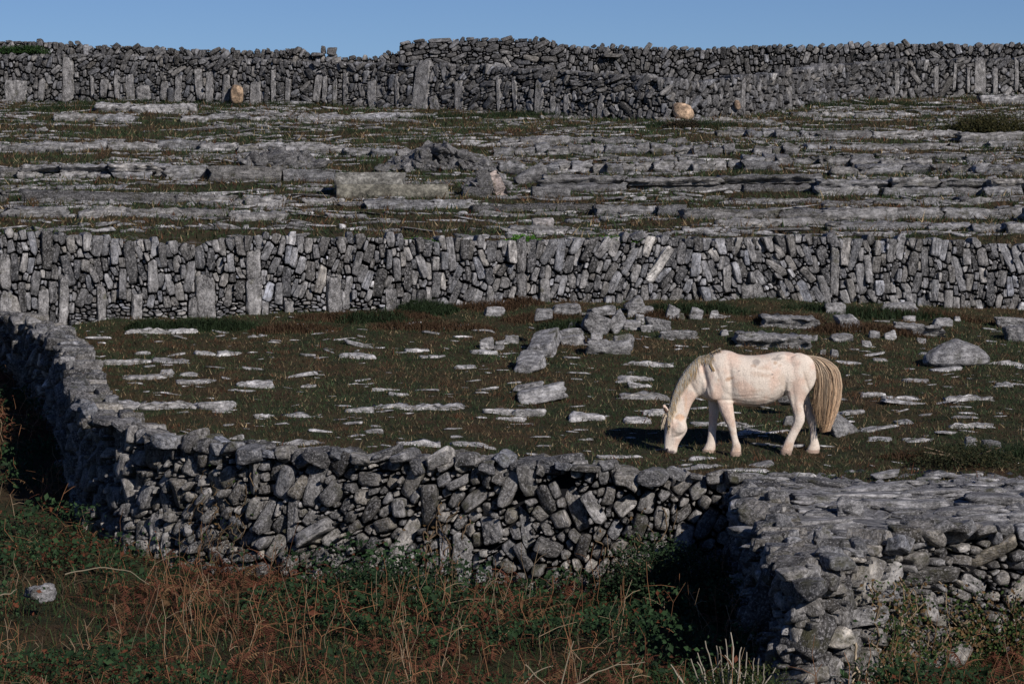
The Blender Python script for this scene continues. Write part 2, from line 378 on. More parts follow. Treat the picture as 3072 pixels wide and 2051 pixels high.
def cells(L, Hf, seed, a, b, theta, amp, jit, var=0.35, holes=(), low=None, res=0.012):
    """build up a wall face L long the way a waller does: big stones first, then smaller ones into the spaces left, each an
    oblong turned by theta, then let every stone fill out to its neighbours; returns [(centre, polygon, angle, half width)]"""
    g = np.random.default_rng(seed); Hm = max(Hf(s) for s in np.linspace(0, L, 80)) + 0.25
    W, Hh = int(L / res) + 1, int((Hm + 0.15) / res) + 1; t0 = -0.12
    occ = np.zeros((Hh, W), np.int32); hs = np.array([Hf(x) for x in np.arange(W) * res])
    for x0, x1, h0, h1 in holes: occ[max(0, int((h0 - t0) / res)):int((h1 - t0) / res), max(0, int(x0 / res)):max(0, int(x1 / res))] = -1
    st = []; D = np.full((Hh, W), 9.0, np.float32)
    def box(s, t, c, si, aa, bb, grow):
        ex = abs(c) * aa + abs(si) * bb + grow; ey = abs(si) * aa + abs(c) * bb + grow
        i0, i1 = max(0, int((s - ex) / res)), min(W, int((s + ex) / res) + 2); j0, j1 = max(0, int((t - ey - t0) / res)), min(Hh, int((t + ey - t0) / res) + 2)
        X = (np.arange(i0, i1) * res - s)[None, :]; Y = (np.arange(j0, j1) * res + t0 - t)[:, None]
        return i0, i1, j0, j1, np.maximum(abs(X * c + Y * si) - aa, abs(-X * si + Y * c) - bb)
    area = L * Hm
    for k0, k1, dens, tol in ((1.2, 1.6, 0.7, .02), (.85, 1.15, 14, .03), (.6, .85, 22, .04), (.36, .6, 34, .05), (.2, .34, 40, .06)):
        n = int(dens * area / (4 * a * b)); S = g.random(n) * L; T = g.random(n) * Hm - 0.08
        TH = (theta(S) if callable(theta) else theta) + amp * noise(np.stack([S, T * 1.6, S * 0], 1), 0.75, seed % 50, 2) + g.normal(size=n) * jit; K = g.uniform(k0, k1, n); AR = np.exp(g.normal(size=n) * var)
        for s, t, th, k, ar in zip(S, T, TH, K, AR):
            i, j = int(s / res), int((t - t0) / res)
            if j < 0 or j >= Hh or occ[j, i]: continue
            aa = max(b * k * 1.02, a * k * ar); bb = b * k ** .8 * g.uniform(.8, 1.25)
            if low and t < low(s): th = g.normal() * .22; aa, bb = b * g.uniform(.7, 1.5), b * g.uniform(.28, .6)
            c, si = math.cos(th), math.sin(th); top = t + abs(si) * aa + abs(c) * bb
            if top > hs[i] + b * (g.uniform(-.3, 2.8) if k > .85 else -1.0) or t > hs[i] - .02: continue
            i0, i1, j0, j1, d = box(s, t, c, si, aa, bb, 0); m = d < 0; o = occ[j0:j1, i0:i1]
            if (o[m] != 0).mean() > tol: continue
            o[m & (o == 0)] = len(st) + 1; st.append((s, t, th, aa, bb))
    own = np.where(occ < 0, -1, 0)
    for q, (s, t, th, aa, bb) in enumerate(st):
        i0, i1, j0, j1, d = box(s, t, math.cos(th), math.sin(th), aa, bb, .05); w = D[j0:j1, i0:i1]; o = own[j0:j1, i0:i1]
        yy = (np.arange(j0, j1) * res + t0)[:, None]; m = (d < w) & (d < .045) & (o >= 0) & ((d < 0) | (yy < hs[None, i0:i1] - .01)); w[m] = d[m]; o[m] = q + 1
    out = []
    for q, (s, t, th, aa, bb) in enumerate(st):
        i0, i1, j0, j1, d = box(s, t, math.cos(th), math.sin(th), aa, bb, .05); m = own[j0:j1, i0:i1] == q + 1
        J, I = np.nonzero(m)
        if len(J) < 12: continue
        pts = []
        for j in np.unique(J): r = I[J == j]; pts += [(r.min() - .5, j), (r.max() + .5, j)]
        P = hull(pts)
        if len(P) < 4: continue
        P = [((x + i0) * res, (y + j0) * res + t0) for x, y in simplify(P, 7)]
        P = [(x + g.normal() * .004, y + g.normal() * .004) for x, y in P]; out.append((tuple(np.mean(P, 0)), P, th, bb))
    return out
class Ribbon:
    """a line on the ground (foot of the wall's outer face) with base and top height along it"""
    def __init__(s, pts, step=0.12, smooth_n=0):
        P = np.array(pts, float); d = np.concatenate([[0], np.cumsum(np.hypot(*np.diff(P[:, :2], axis=0).T))])
        n = max(3, int(d[-1] / step)); s.S = np.linspace(0, d[-1], n); s.L = d[-1]
        Q = np.stack([np.interp(s.S, d, P[:, k]) for k in range(4)], 1)
        if smooth_n:
            k = np.ones(smooth_n) / smooth_n
            for c in range(4): Q[:, c] = np.convolve(np.pad(Q[:, c], smooth_n // 2, mode='edge'), k, 'valid')[:n]
        s.Q = Q; T = np.gradient(Q[:, :2], axis=0); T /= np.linalg.norm(T, axis=1)[:, None]; s.T = T
    def at(s, x): return np.array([np.interp(x, s.S, s.Q[:, k]) for k in range(4)])
    def tan(s, x):
        t = np.array([np.interp(x, s.S, s.T[:, 0]), np.interp(x, s.S, s.T[:, 1])]); return t / np.linalg.norm(t)
    def h(s, x): q = s.at(x); return q[3] - q[2]
def stone(mb, rib, c, poly, th, bb, g, gap=0.012, bulge=0.045, back=0.16, jut=0.02, batter=0.05, tone=(0.20, 0.06), warm=0.0, tilt=0.15, rnd_=1, wob=0.0, thick=None, q=0.10):
    P = np.array(poly); cc = P.mean(0); v = P - cc; r = np.linalg.norm(v, axis=1)
    P = cc + v * np.clip(1 - gap * 1.35 / np.maximum(r, 1e-4), 0.35, 1)[:, None]
    for _ in range(rnd_):
        nx = np.roll(P, -1, 0); P = np.stack([P * (1 - q) + nx * q, P * q + nx * (1 - q)], 1).reshape(-1, 2)
    n = len(P)
    if n > 22: P = P[::2]; n = len(P)
    if wob: P = P + g.normal(size=P.shape) * wob * bb
    v = P - cc; tl = g.normal(size=2) * tilt; j = g.normal() * jut
    V = []
    prof = ((0.55, 1.0), (0.90, 0.85), (1.0, 0.15), (1.0, -0.9), (0.96, None))
    for sc, dpt in prof:
        pq = cc + v * sc
        dd = (dpt * bulge if dpt is not None else -(thick or back)) + (j + (v * sc) @ tl if dpt is not None else 0)
        V.append(np.column_stack([pq, np.full(n, 0.0) + dd]))
    V.append(np.array([[cc[0], cc[1], bulge * 1.0 + j]]))
    V = np.concatenate(V)
    V[:4 * n] += g.normal(size=(4 * n, 3)) * bb * 0.045
    F = []
    for k in range(4):
        for i in range(n): F.append((k * n + i, k * n + (i + 1) % n, (k + 1) * n + (i + 1) % n, (k + 1) * n + i))
    F = [tuple(reversed(f)) for f in F]
    top = 5 * n
    F += [(top, i, (i + 1) % n) for i in range(n)]
    # into the world: rigid frame at the stone's centre
    q = rib.at(cc[0]); T = rib.tan(cc[0]); N = np.array([T[1], -T[0]])
    ds = V[:, 0] - cc[0]; dd = V[:, 2] - batter * V[:, 1]
    W = np.column_stack([q[0] + T[0] * ds + N[0] * dd, q[1] + T[1] * ds + N[1] * dd, q[2] + V[:, 1]])
    ca, sa = math.cos(th), math.sin(th); lx = V[:, 0] - cc[0]; ly = V[:, 1] - cc[1]
    rc = np.column_stack([lx * ca + ly * sa, -lx * sa + ly * ca, V[:, 2]]) + g.random(3) * 40
    tn = max(0.055, g.normal(tone[0], tone[1])); 
    if g.random() < 0.07: tn *= 1.6
    mb.add(W, F, grey(tn, warm + g.normal() * 0.35), rc)
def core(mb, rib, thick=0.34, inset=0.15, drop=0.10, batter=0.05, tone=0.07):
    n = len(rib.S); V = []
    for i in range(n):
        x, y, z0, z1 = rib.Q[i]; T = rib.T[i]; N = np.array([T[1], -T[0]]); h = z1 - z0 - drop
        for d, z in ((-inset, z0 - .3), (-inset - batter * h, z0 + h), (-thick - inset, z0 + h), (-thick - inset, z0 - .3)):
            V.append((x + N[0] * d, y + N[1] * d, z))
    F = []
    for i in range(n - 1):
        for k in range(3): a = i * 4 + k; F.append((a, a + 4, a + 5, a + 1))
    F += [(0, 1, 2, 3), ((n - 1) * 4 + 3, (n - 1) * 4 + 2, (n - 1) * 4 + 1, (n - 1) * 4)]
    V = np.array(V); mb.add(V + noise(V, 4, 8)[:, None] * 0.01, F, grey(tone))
def wall(name, label, rib, seed, mat, a, b, theta, amp, jit, var, uprights=(), low=None, group=None, cap=None, smooth_shade=False, **kw):
    root = empty(name, tuple(rib.at(rib.L / 2)[:3])); tag(root, label, 'stone wall', group, 'thing')
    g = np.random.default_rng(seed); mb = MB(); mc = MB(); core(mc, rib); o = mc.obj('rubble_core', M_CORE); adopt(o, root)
    holes = [(u[0] - u[1] / 2, u[0] + u[1] / 2, u[2], u[3]) for u in uprights]
    cl = cells(rib.L, rib.h, seed, a, b, theta, amp, jit, var, [(h[0], h[1], h[2] - .05, h[3]) for h in holes], low)
    for c, poly, th, bb in cl:
        if any(h[0] < c[0] < h[1] and h[2] < c[1] < h[3] for h in holes): continue
        for h in holes:   # trim against the standing slab
            if h[2] < c[1] < h[3] and h[0] - 2.5 * a < c[0] < h[1] + 2.5 * a:
                poly = clip(poly, (1.0, 0.0), h[0]) if c[0] < h[0] else clip(poly, (-1.0, 0.0), -h[1])
                if len(poly) < 3: break
        if len(poly) < 3: continue
        top = c[1] > rib.h(c[0]) - 1.6 * a
        stone(mb, rib, c, poly, th, bb, g, thick=0.38 if top else None, **kw)
    o = mb.obj('stonework', mat, smooth_shade=smooth_shade); adopt(o, root)
    for k, u in enumerate(uprights):
        s_, w_, t0, t1, ln = u[:5]; q = rib.at(s_); T = rib.tan(s_); N = np.array([T[1], -T[0]])
        tc = (t0 + t1) / 2; d = -0.06 - 0.05 * tc
        m2 = MB(); P, F = rock_verts((w_, 0.2, (t1 - t0) * 1.04), seed * 7 + k, 4, cuts=5, boxy=0.09, rough=0.05)
        P = P @ rotm(0, ln, math.atan2(T[1], T[0])).T
        m2.add(P + np.array([q[0] + N[0] * d, q[1] + N[1] * d, q[2] + tc]), F, grey(g.normal(0.20, 0.04) if len(u) < 6 else u[5], 0.2), P[:, [2, 0, 1]] + g.random(3) * 30)
        o = m2.obj('upright_stone', M_UP); adopt(o, root)
    return root, g
def far_rib(pts, ext=True):
    """(fx, distance, row of base, row of top) -> ribbon"""
    P = []
    for fx, y, rb, rt in pts: x, _ = XY(fx, y); P.append((x, y, (CY - rb) / FPX * y, (CY - rt) / FPX * y))
    return Ribbon(P, 0.15)
def s_of(rib, fx):
    return float(np.interp(fx, CX + rib.Q[:, 0] / rib.Q[:, 1] * FPX, rib.S))
def ups(rib, lst, tone=None):
    out = []
    for e in lst:
        x0, x1, r0, r1 = e[:4]; ln = e[4] if len(e) > 4 else 0.0
        s_ = s_of(rib, (x0 + x1) / 2); q = rib.at(s_); px = q[1] / FPX
        t1 = (CY - r0) * px - q[2]; t0 = (CY - r1) * px - q[2]
        out.append((s_, (x1 - x0) * px, t0, t1, ln) + ((tone,) if tone else ()))
    return out

def lean(rib, xs, degs):
    fx = CX + rib.Q[:, 0] / rib.Q[:, 1] * FPX
    return lambda S: np.radians(np.interp(np.interp(S, rib.S, fx), xs, degs))
# middle wall
R2 = far_rib([(-1400, 46.3, 985, 690), (-300, 47.3, 985, 690), (0, 47.5, 985, 690), (150, 47.7, 990, 696), (300, 48, 985, 702), (450, 48.2, 975, 722), (600, 48.4, 975, 722), (720, 48.5, 980, 703), (830, 48.6, 985, 700), (960, 48.7, 980, 712),
              (1060, 48.8, 975, 704), (1200, 48.9, 955, 712), (1350, 49.2, 935, 716), (1500, 49.4, 925, 718), (1600, 49.5, 922, 712), (1700, 49.6, 925, 712), (1900, 49.8, 930, 702), (2048, 50, 935, 712), (2300, 50.3, 940, 706), (2380, 50.4, 942, 700),
              (2600, 50.6, 945, 712), (2800, 50.8, 955, 712), (2950, 51, 965, 724), (3072, 51, 970, 728), (3500, 51.5, 985, 730), (4500, 52, 1000, 735)])
U2 = ups(R2, [(116, 147, 873, 985), (178, 208, 828, 985), (292, 319, 860, 985), (395, 427, 882, 975), (587, 647, 832, 962), (740, 783, 752, 838), (738, 784, 842, 972), (853, 880, 902, 985), (982, 1025, 832, 985), (1158, 1190, 868, 962),
              (1551, 1581, 722, 818), (1552, 1580, 822, 925), (1618, 1648, 842, 925), (2494, 2520, 742, 882, 0.03), (786, 806, 912, 972), (2224, 2290, 850, 918, -.1), (0, 32, 760, 868), (0, 34, 882, 985), (1460, 1482, 860, 915, .1), (566, 590, 893, 960),
              (2080, 2096, 845, 930, -.25), (2170, 2194, 800, 875, -.05)])
def low2(s_):
    fx = np.interp(s_, R2.S, CX + R2.Q[:, 0] / R2.Q[:, 1] * FPX)
    return float(np.interp(fx, [200, 260, 500, 620, 900, 1180, 1260], [0.0, 0.42, 0.34, 0.42, 0.5, 0.3, -0.2]))
wall('dry_stone_wall', 'long grey dry stone wall of upright slabs crossing the hillside behind the pony', R2, 21, M_WALL, 0.148, 0.046, lean(R2, [0, 900, 1400, 1600, 1950, 2060, 2150, 2450, 2560, 2850, 3072], [90, 84, 86, 72, 62, 70, 112, 122, 108, 100, 92]), 0.40, 0.20, 0.28, U2, low2, 'dry stone walls',
     gap=0.0105, bulge=0.020, jut=0.032, tone=(0.175, 0.085), tilt=0.22)
# upper wall, lower tier
RA = far_rib([(-1400, 88, 312, 165), (-300, 89, 310, 165), (0, 89, 310, 163), (300, 89, 310, 163), (600, 88.5, 316, 168), (1024, 87.5, 326, 186), (1310, 86, 344, 192), (1650, 84, 362, 205), (2006, 82, 374, 236), (2093, 83, 362, 240), (2226, 84, 350, 228), (2427, 87, 328, 205),
              (2500, 89, 314, 196), (2717, 91, 290, 178), (3072, 92.5, 284, 172), (3600, 93, 280, 172), (4500, 94, 280, 172)])
UA = ups(RA, [(22, 80, 243, 306), (114, 134, 238, 300, .15), (188, 222, 180, 296), (297, 322, 237, 292, .2), (341, 359, 225, 296), (377, 402, 228, 304, -.08), (404, 450, 260, 304, -.3), (478, 504, 246, 304, .15), (522, 545, 232, 302), (585, 608, 210, 300, -.1), (618, 638, 214, 308),
              (664, 692, 228, 308, .08), (748, 783, 246, 318), (810, 826, 210, 308), (855, 870, 237, 308), (940, 962, 228, 306, .15), (966, 980, 228, 312), (998, 1011, 241, 317), (1026, 1044, 219, 322), (1100, 1129, 243, 330), (1182, 1196, 232, 332), (1236, 1290, 188, 342, .14),
              (1361, 1390, 241, 342), (1488, 1502, 237, 348), (1535, 1551, 241, 350, -.06), (1600, 1631, 237, 358), (1649, 1667, 290, 362), (1689, 1707, 281, 362), (1790, 1812, 286, 360), (2222, 2244, 237, 338), (2363, 2381, 261, 328), (2682, 2702, 219, 280),
              (2802, 2816, 201, 272), (2925, 2959, 152 + 26, 280), (2979, 2994, 205, 280), (3044, 3057, 180, 276), (1288, 1318, 288, 346, -.35), (270, 282, 232, 292), (700, 712, 240, 300), (2860, 2872, 190, 272, .1), (2900, 2910, 205, 276)], 0.19)
wall('terrace_wall', 'lower tier of far dry stone wall with tall standing slabs at its foot', RA, 33, M_FAR, 0.14, 0.052, R(60), 1.1, 0.3, 0.30, UA, None, 'dry stone walls',
     gap=0.016, bulge=0.03, jut=0.035, tone=(0.12, 0.05), tilt=0.25)
# skyline wall behind it, in three stretches: left, raised middle, right
RB = far_rib([(-1400, 96, 190, 112), (0, 97, 200, 119), (110, 97, 200, 122), (250, 97, 200, 126), (290, 97, 200, 138), (310, 97, 200, 132), (520, 97, 200, 142), (700, 97, 205, 148), (790, 97, 210, 152), (850, 97, 210, 142), (910, 97, 210, 142), (935, 97, 210, 164),
              (1030, 97, 215, 169), (1130, 97, 215, 169), (1145, 97, 215, 156), (1196, 97, 218, 152), (1215, 97, 218, 146)])
wall('skyline_wall', 'left stretch of the grey dry stone wall along the skyline', RB, 45, M_FAR, 0.14, 0.056, R(75), 1.2, 0.3, 0.30, (), None, 'dry stone walls', gap=0.016, bulge=0.03, jut=0.035, tone=(0.105, 0.045), tilt=0.25)
RC = far_rib([(1198, 94.5, 220, 128), (1215, 94.5, 220, 121), (1330, 94.5, 222, 117), (1400, 94.5, 222, 112), (1500, 94.5, 224, 113), (1590, 94.5, 228, 114), (1655, 94.5, 230, 114), (1672, 94.5, 230, 127), (1700, 94.5, 232, 130)])
wall('skyline_wall', 'raised middle stretch of the skyline dry stone wall, its left end cut square', RC, 51, M_FAR, 0.16, 0.056, R(25), 0.9, 0.3, 0.30, (), None, 'dry stone walls', gap=0.016, bulge=0.03, jut=0.035, tone=(0.105, 0.045), tilt=0.25)
RD = far_rib([(1690, 96, 245, 130), (1770, 96, 245, 137), (1830, 96, 245, 134), (2048, 96, 250, 140), (2200, 96, 250, 140), (2270, 96, 240, 133), (2430, 96, 240, 135), (2500, 96, 240, 130), (2640, 96, 230, 127), (2900, 96, 230, 130), (3040, 96, 230, 128), (3072, 96, 225, 132), (3500, 96, 225, 130), (4600, 97, 220, 130)])
wall('skyline_wall', 'right stretch of the grey dry stone wall running along the skyline', RD, 57, M_FAR, 0.13, 0.058, R(70), 1.1, 0.35, 0.30, (), None, 'dry stone walls', gap=0.016, bulge=0.03, jut=0.035, tone=(0.105, 0.045), tilt=0.25)

# front walls
def near_rib(lst, extra=0.12, smooth_n=5):
    P = []
    for fx, y, rt in lst:
        x, _ = XY(fx, y); zt = (CY - rt) / FPX * y
        P.append((x, y, float(np.interp(y, LOY, LOZ)) - 0.42, zt))
    return Ribbon(P, 0.1, smooth_n)
RF = near_rib(FRONT); RR = near_rib(RIGHT, smooth_n=5)
def caps(root, rib, seed, mat, step=0.30, size=(0.40, 0.42, 0.15), tone=0.18):
    g = np.random.default_rng(seed)
    for row, off in ((0, -0.13), (1, -0.34)):
        s_ = 0.05
        while s_ < rib.L - 0.05:
            q = rib.at(s_); T = rib.tan(s_); N = np.array([T[1], -T[0]]); k = g.uniform(0.45, 1.45)
            l = size[0] * k; d = size[1] * g.uniform(0.6, 1.1) * (.95 if row == 0 else .6); h = size[2] * g.uniform(0.6, 1.5)
            o2 = off + g.normal() * 0.075; m2 = MB()
            add_rock(m2, (q[0] + T[0] * l / 2 + N[0] * o2, q[1] + T[1] * l / 2 + N[1] * o2, q[3] - h * 0.30 - .01 + g.normal() * .035 - .03 * row), (l * .98, d, h), (g.normal() * .16, float(np.clip(g.normal() * .25, -.4, .4)), math.atan2(T[1], T[0]) + g.normal() * .3),
                     seed=int(g.integers(1e6)), tone=max(.07, g.normal(tone * .92, .075)), warm=g.normal() * .5, lvl=3, cuts=6, boxy=0.13, rough=0.03)
            o = m2.obj('back_cap_stone' if row else 'cap_stone', mat); adopt(o, root)
            s_ += l * g.uniform(0.88, 1.10) + .015
UF = ups(RF, [(1356, 1412, 1612, 1800, -.03), (1318, 1345, 1600, 1715, -.02), (442, 478, 1535, 1660, .05), (478, 500, 1600, 1700), (858, 888, 1490, 1625, .05), (1440, 1500, 1555, 1632, -.3)])
rootF, _ = wall('field_wall', 'curving dry stone wall in front of the pony, running down from the left', RF, 63, M_FRONT, 0.125, 0.056, lean(RF, [0, 285, 600, 1000, 1380, 1480, 1600, 1800, 1960, 2200], [85, 80, 65, 48, 52, 95, 112, 80, 50, 60]), 0.6, 0.38, 0.42, UF, None, 'dry stone walls',
                gap=0.012, bulge=0.055, jut=0.05, tone=(0.18, 0.07), warm=0.6, tilt=0.38, rnd_=1, q=0.15, batter=0.08, wob=0.03, back=0.24)
caps(rootF, RF, 71, M_FRONT, 0.21, (0.25, 0.34, 0.13))
rootR, _ = wall('field_wall', 'nearest dry stone wall at lower right, with a dark shaded side and ivy on it', RR, 75, M_FRONT, 0.13, 0.052, R(35), 0.9, 0.6, 0.42, (), None, 'dry stone walls',
                gap=0.011, bulge=0.055, jut=0.055, tone=(0.18, 0.065), warm=0.6, tilt=0.38, rnd_=1, q=0.15, batter=0.08, wob=0.03, back=0.24)
caps(rootR, RR, 77, M_FRONT, 0.22, (0.22, 0.32, 0.11))

# ------------------------------------------------------------------ rock lying in the pony's field
def px_at(y): return FPX / y
def flush_slab(x0, x1, r0, r1, label, name='limestone_slab', cat='rock slab', y0=33.0, y1=52.0, tone=None, group='limestone slabs flush with the turf', tilt=0.0):
    p = hit((x0 + x1) / 2, r1, y0, y1); k = px_at(p[1]); L = (x1 - x0) / k; tot = (r1 - r0) / k
    W = min(0.75, max(0.22, tot * 2.2 + 0.1 * L ** .5)); vis = (r1 - CY) / FPX + 0.03
    h = max(0.03, (tot - W * vis) * .75); seed = int(x0 * 7 + r0 * 3)
    mb = MB(); g = np.random.default_rng(seed)
    n = 1 if L < 0.7 else int(g.integers(1, 3)) if L < 1.2 else int(g.integers(2, 4))
    e = np.sort(np.concatenate([[0, 1], (np.arange(1, n) + g.uniform(-.25, .25, n - 1)) / n]))
    for i in range(n):
        l = (e[i + 1] - e[i]) * L * 1.02; cx_ = (e[i] + e[i + 1]) / 2 * L - L / 2
        hh = h * g.uniform(.8, 1.08) + 0.14
        if l < 0.55:
            P, F = rock_verts((l * 1.04, W, hh), seed + i, 3, cuts=4, boxy=.15, rough=.06)
        else:
            P, F = block_verts((l * 1.02, W * g.uniform(.8, 1.1), hh), seed + i, rough=0.025, layers=2 if h > .07 else 1, taper=0.22)
        P = P @ rotm(0.03, tilt, g.normal() * .05).T + np.array([cx_, g.normal() * .03 + W / 2, h * 1.0 - hh / 2])
        mb.add(P, F, grey(tone or g.normal(.46, .05), .1), P + g.random(3) * 20)
    o = mb.obj(name, M_SLAB); o.location = p; tag(o, label, cat, group); return o
def boulder(x0, x1, r0, r1, label, name='boulder', cat='boulder', kind='rock', depth=0.7, rot=(0, 0, 0), tone=0.25, seed=None, cuts=5, boxy=.14, group=None, y0=33.0, y1=52.0, mat=None, lift=0.0, rough=.045, base=None, warm=0.0, layers=3, zf=1.0):
    p = hit((x0 + x1) / 2, base or r1, y0, y1); k = px_at(p[1]); L = (x1 - x0) / k; h = ((r1 - r0)) / k
    seed = seed or int(x0 * 5 + r0); W = depth * L if kind == 'rock' else depth
    h_ = max(0.08, h); mb = MB()
    if kind in ('rock', 'dome'): W = depth * L
    if kind == 'rock': P, F = rock_verts((L * 1.05, W, h_ * 1.15 * zf), seed, 4 if L > .4 else 3, cuts=cuts, boxy=boxy, rough=rough)
    elif kind == 'dome':
        D, F = ICO[4]; P = D.copy(); P[:, 2] = np.where(P[:, 2] > 0, P[:, 2] ** .9 * (1 - .25 * abs(P[:, 0])), P[:, 2] * .35); P[:, 0] *= 1 - .22 * np.clip(P[:, 2], 0, 1) ** 2
        P = P * (1 + .07 * noise(P, 1.3, seed, 3) + .02 * noise(P, 6, seed, 3))[:, None] * np.array([L / 2, W / 2, h_ * .8])
    else: P, F = block_verts((L, W, h_ * 1.05), seed, rough=.03, layers=layers, cell=.05)
    P = P @ rotm(*rot).T
    P[:, 0] *= L / (P[:, 0].max() - P[:, 0].min()); P[:, 0] -= (P[:, 0].max() + P[:, 0].min()) / 2; P[:, 1] *= min(1, W * 1.2 / (P[:, 1].max() - P[:, 1].min()))
    # lay it on the ground: fit height and rest the base a little into the turf
    zr = P[:, 2].max() - P[:, 2].min(); P[:, 2] *= (h_ + .05) / zr; P[:, 2] -= P[:, 2].min() + 0.05
    P[:, 1] += W * .35; P[:, 2] += lift + (((base or r1) - r1) / k)
    g = np.random.default_rng(seed); mb.add(P, F, grey(tone, warm), P + g.random(3) * 20)
    o = mb.obj(name, mat or M_SLAB); o.location = p; tag(o, label, cat, group); return o
SLABS = [
 (370, 590, 980, 1000, 'long pale slab low in the grass just below the middle wall, far left'), (741, 804, 1002, 1010, 'short thin sliver of pale rock below the middle wall'),
 (303, 567, 1073, 1090, 'uppermost long flat slab beside the curving wall on the left'), (270, 500, 1117, 1134, 'long layered slab beside the curving wall, above the biggest left slab'),
 (487, 522, 1102, 1120, 'small loose block at the right end of a layered slab'), (536, 592, 1111, 1129, 'smooth small block left of centre in the field, beside a dark gap'),
 (540, 645, 1132, 1151, 'broken flat slab below a smooth small block, left of centre'), (580, 717, 1047, 1067, 'broad flaky slab in upper left part of the field'),
 (400, 452, 1050, 1064, 'small flaky slab near the top left of the field'), (295, 696, 1192, 1228, 'biggest flat slab on the left, long ragged and split along its edge'),
 (768, 823, 1237, 1250, 'short flat slab end to end with a longer one, centre left'), (846, 1024, 1236, 1251, 'long low straight slab in centre left of the field'),
 (840, 1006, 1319, 1332, 'long pale slab just above the front wall at centre left'), (714, 818, 1132, 1162, 'slanting ragged slab left of the field centre'),
 (680, 726, 1305, 1318, 'small pale slab above the leftmost stretch of front wall'), (905, 945, 1148, 1160, 'small pale crumbled slab near the centre left'),
 (1118, 1396, 1205, 1231, 'long bright beam-like slab in the middle of the field'), (1036, 1107, 1217, 1236, 'oval pale slab left of the beam-like slab'),
 (1452, 1622, 1215, 1246, 'thick split slab below the tilted wedge boulder'), (1484, 1571, 1247, 1263, 'flat step of rock under the thick split slab'),
 (1189, 1320, 1314, 1336, 'pale curved slab above the front wall in the middle'), (1358, 1467, 1324, 1336, 'pale straight slab above the front wall, right of the curved slab'),
 (1088, 1146, 1283, 1298, 'small bluish pitted slab in the middle of the field'), (1120, 1190, 1161, 1173, 'small slab of two layers above the beam-like slab'),
 (1172, 1226, 1174, 1186, 'small slab just right of the two-layered slab'), (1716, 1803, 1226, 1262, 'stepped slab of three layers left of the pony'),
 (1854, 1963, 1121, 1143, 'thick pale slab left of the neck of the pony'), (1892, 1955, 1148, 1160, 'thin bluish slab below the thick pale slab'),
 (1859, 2003, 1168, 1198, 'wide flaky slab with a white lump at its left, beside the mane'), (1872, 1950, 1243, 1270, 'low rounded slab just left of the pony\'s head'),
 (1930, 1995, 1222, 1245, 'slab touching the shadow at the forehead of the pony'), (1368, 1471, 1091, 1103, 'thin straight slab below the cube shaped pale stone'),
 (1877, 2034, 1080, 1100, 'long double-layered slab left of the pony\'s withers'), (1216, 1292, 1040, 1055, 'thin lens-shaped slab in the upper middle of the field'),
 (1024, 1124, 1054, 1077, 'pair of stacked thin plates in the upper middle of the field'), (1262, 1326, 1062, 1074, 'thin plate just below the lens-shaped slab'),
 (1408, 1490, 1046, 1062, 'low plate beside two rounded stones'), (2838, 2977, 1181, 1204, 'broad pale slab split lengthwise, right of the tail'),
 (2655, 2781, 1182, 1198, 'long thin pale slab nearer the tail of the pony'), (2590, 2660, 1175, 1190, 'short pale slab closest to the tail on its right'),
 (2856, 3001, 1261, 1283, 'layered pale slab at right, level with the pony\'s knees'), (2713, 2790, 1131, 1146, 'ragged bluish slab below the large smooth boulder'),
 (2994, 3040, 1145, 1160, 'pale oval stone flush with the turf near the right edge'), (2517, 2598, 1225, 1243, 'layered slab behind the tail tip'),
 (2624, 2668, 1070, 1083, 'small pale slab between the pony and large smooth boulder'), (2690, 2740, 1256, 1270, 'small grey slab right of the pointed boulder'),
 (2090, 2290, 1262, 1282, 'long shaded slab on the ground behind the pony\'s front legs'), (2210, 2340, 1283, 1298, 'lower shaded slab behind the pony\'s legs'),
 (1802, 1914, 1363, 1374, 'thin pale slab in front of the pony\'s muzzle'), (2048, 2210, 1388, 1406, 'row of pale flat pieces in front of the pony\'s feet'),
 (2804, 2930, 1419, 1434, 'pale wavy slab at right above the bare rock pavement'), (2395, 2450, 1419, 1430, 'small pale lump at the upper rim of the rock pavement'),
 (2720, 2800, 1310, 1322, 'bluish thin slab low on the right of the field'), (2960, 3072, 1430, 1446, 'flat slab at the right edge above the rock pavement'),
 (2950, 3072, 1082, 1094, 'thin slab at the right edge below the large smooth boulder')]
for a_ in SLABS: flush_slab(*a_)
boulder(2775, 2978, 1014, 1100, 'large smooth grey boulder with flat base, right of the pony', tone=.26, depth=.8, seed=4, name='boulder', kind='dome', y0=36)
boulder(2462, 2592, 1228, 1312, 'pointed three-cornered grey boulder just behind the tail', tone=.25, rot=(0, .2, .3), seed=14, boxy=.3, cuts=3)
boulder(2318, 2400, 1198, 1246, 'flat slab propped up, seen between the belly and hind legs', 'propped_slab', 'rock slab', tone=.22, rot=(0, -.2, 0), depth=.5, seed=21, lift=.18)
boulder(2350, 2382, 1246, 1275, 'small square stone under the propped slab behind the hind legs', 'stone', 'stone', tone=.2)
boulder(1572, 1688, 983, 1066, 'big grey block lying end-on up the slope, with a round stone on it', kind='rock', depth=1.6, rot=(.42, -.05, -.35), tone=.30, seed=31, boxy=.10, cuts=4, zf=.55)
boulder(1540, 1640, 1050, 1116, 'grey block lowest of the end-on pair in the middle of field', kind='rock', depth=1.3, rot=(.42, 0, -.25), tone=.30, seed=33, boxy=.12, cuts=4, zf=.6)
boulder(1602, 1658, 984, 1014, 'smooth round grey stone resting on top of the big end-on block', 'round_stone', 'stone', kind='rock', depth=.8, tone=.2, seed=35, boxy=.1, cuts=0, rough=.015, lift=.32, base=1042)
boulder(1676, 1760, 982, 1008, 'upper flaky slab leaning on the right of the end-on block', 'flaky_slab', 'rock slab', tone=.26, rot=(0, -.12, 0), depth=.6, seed=41)
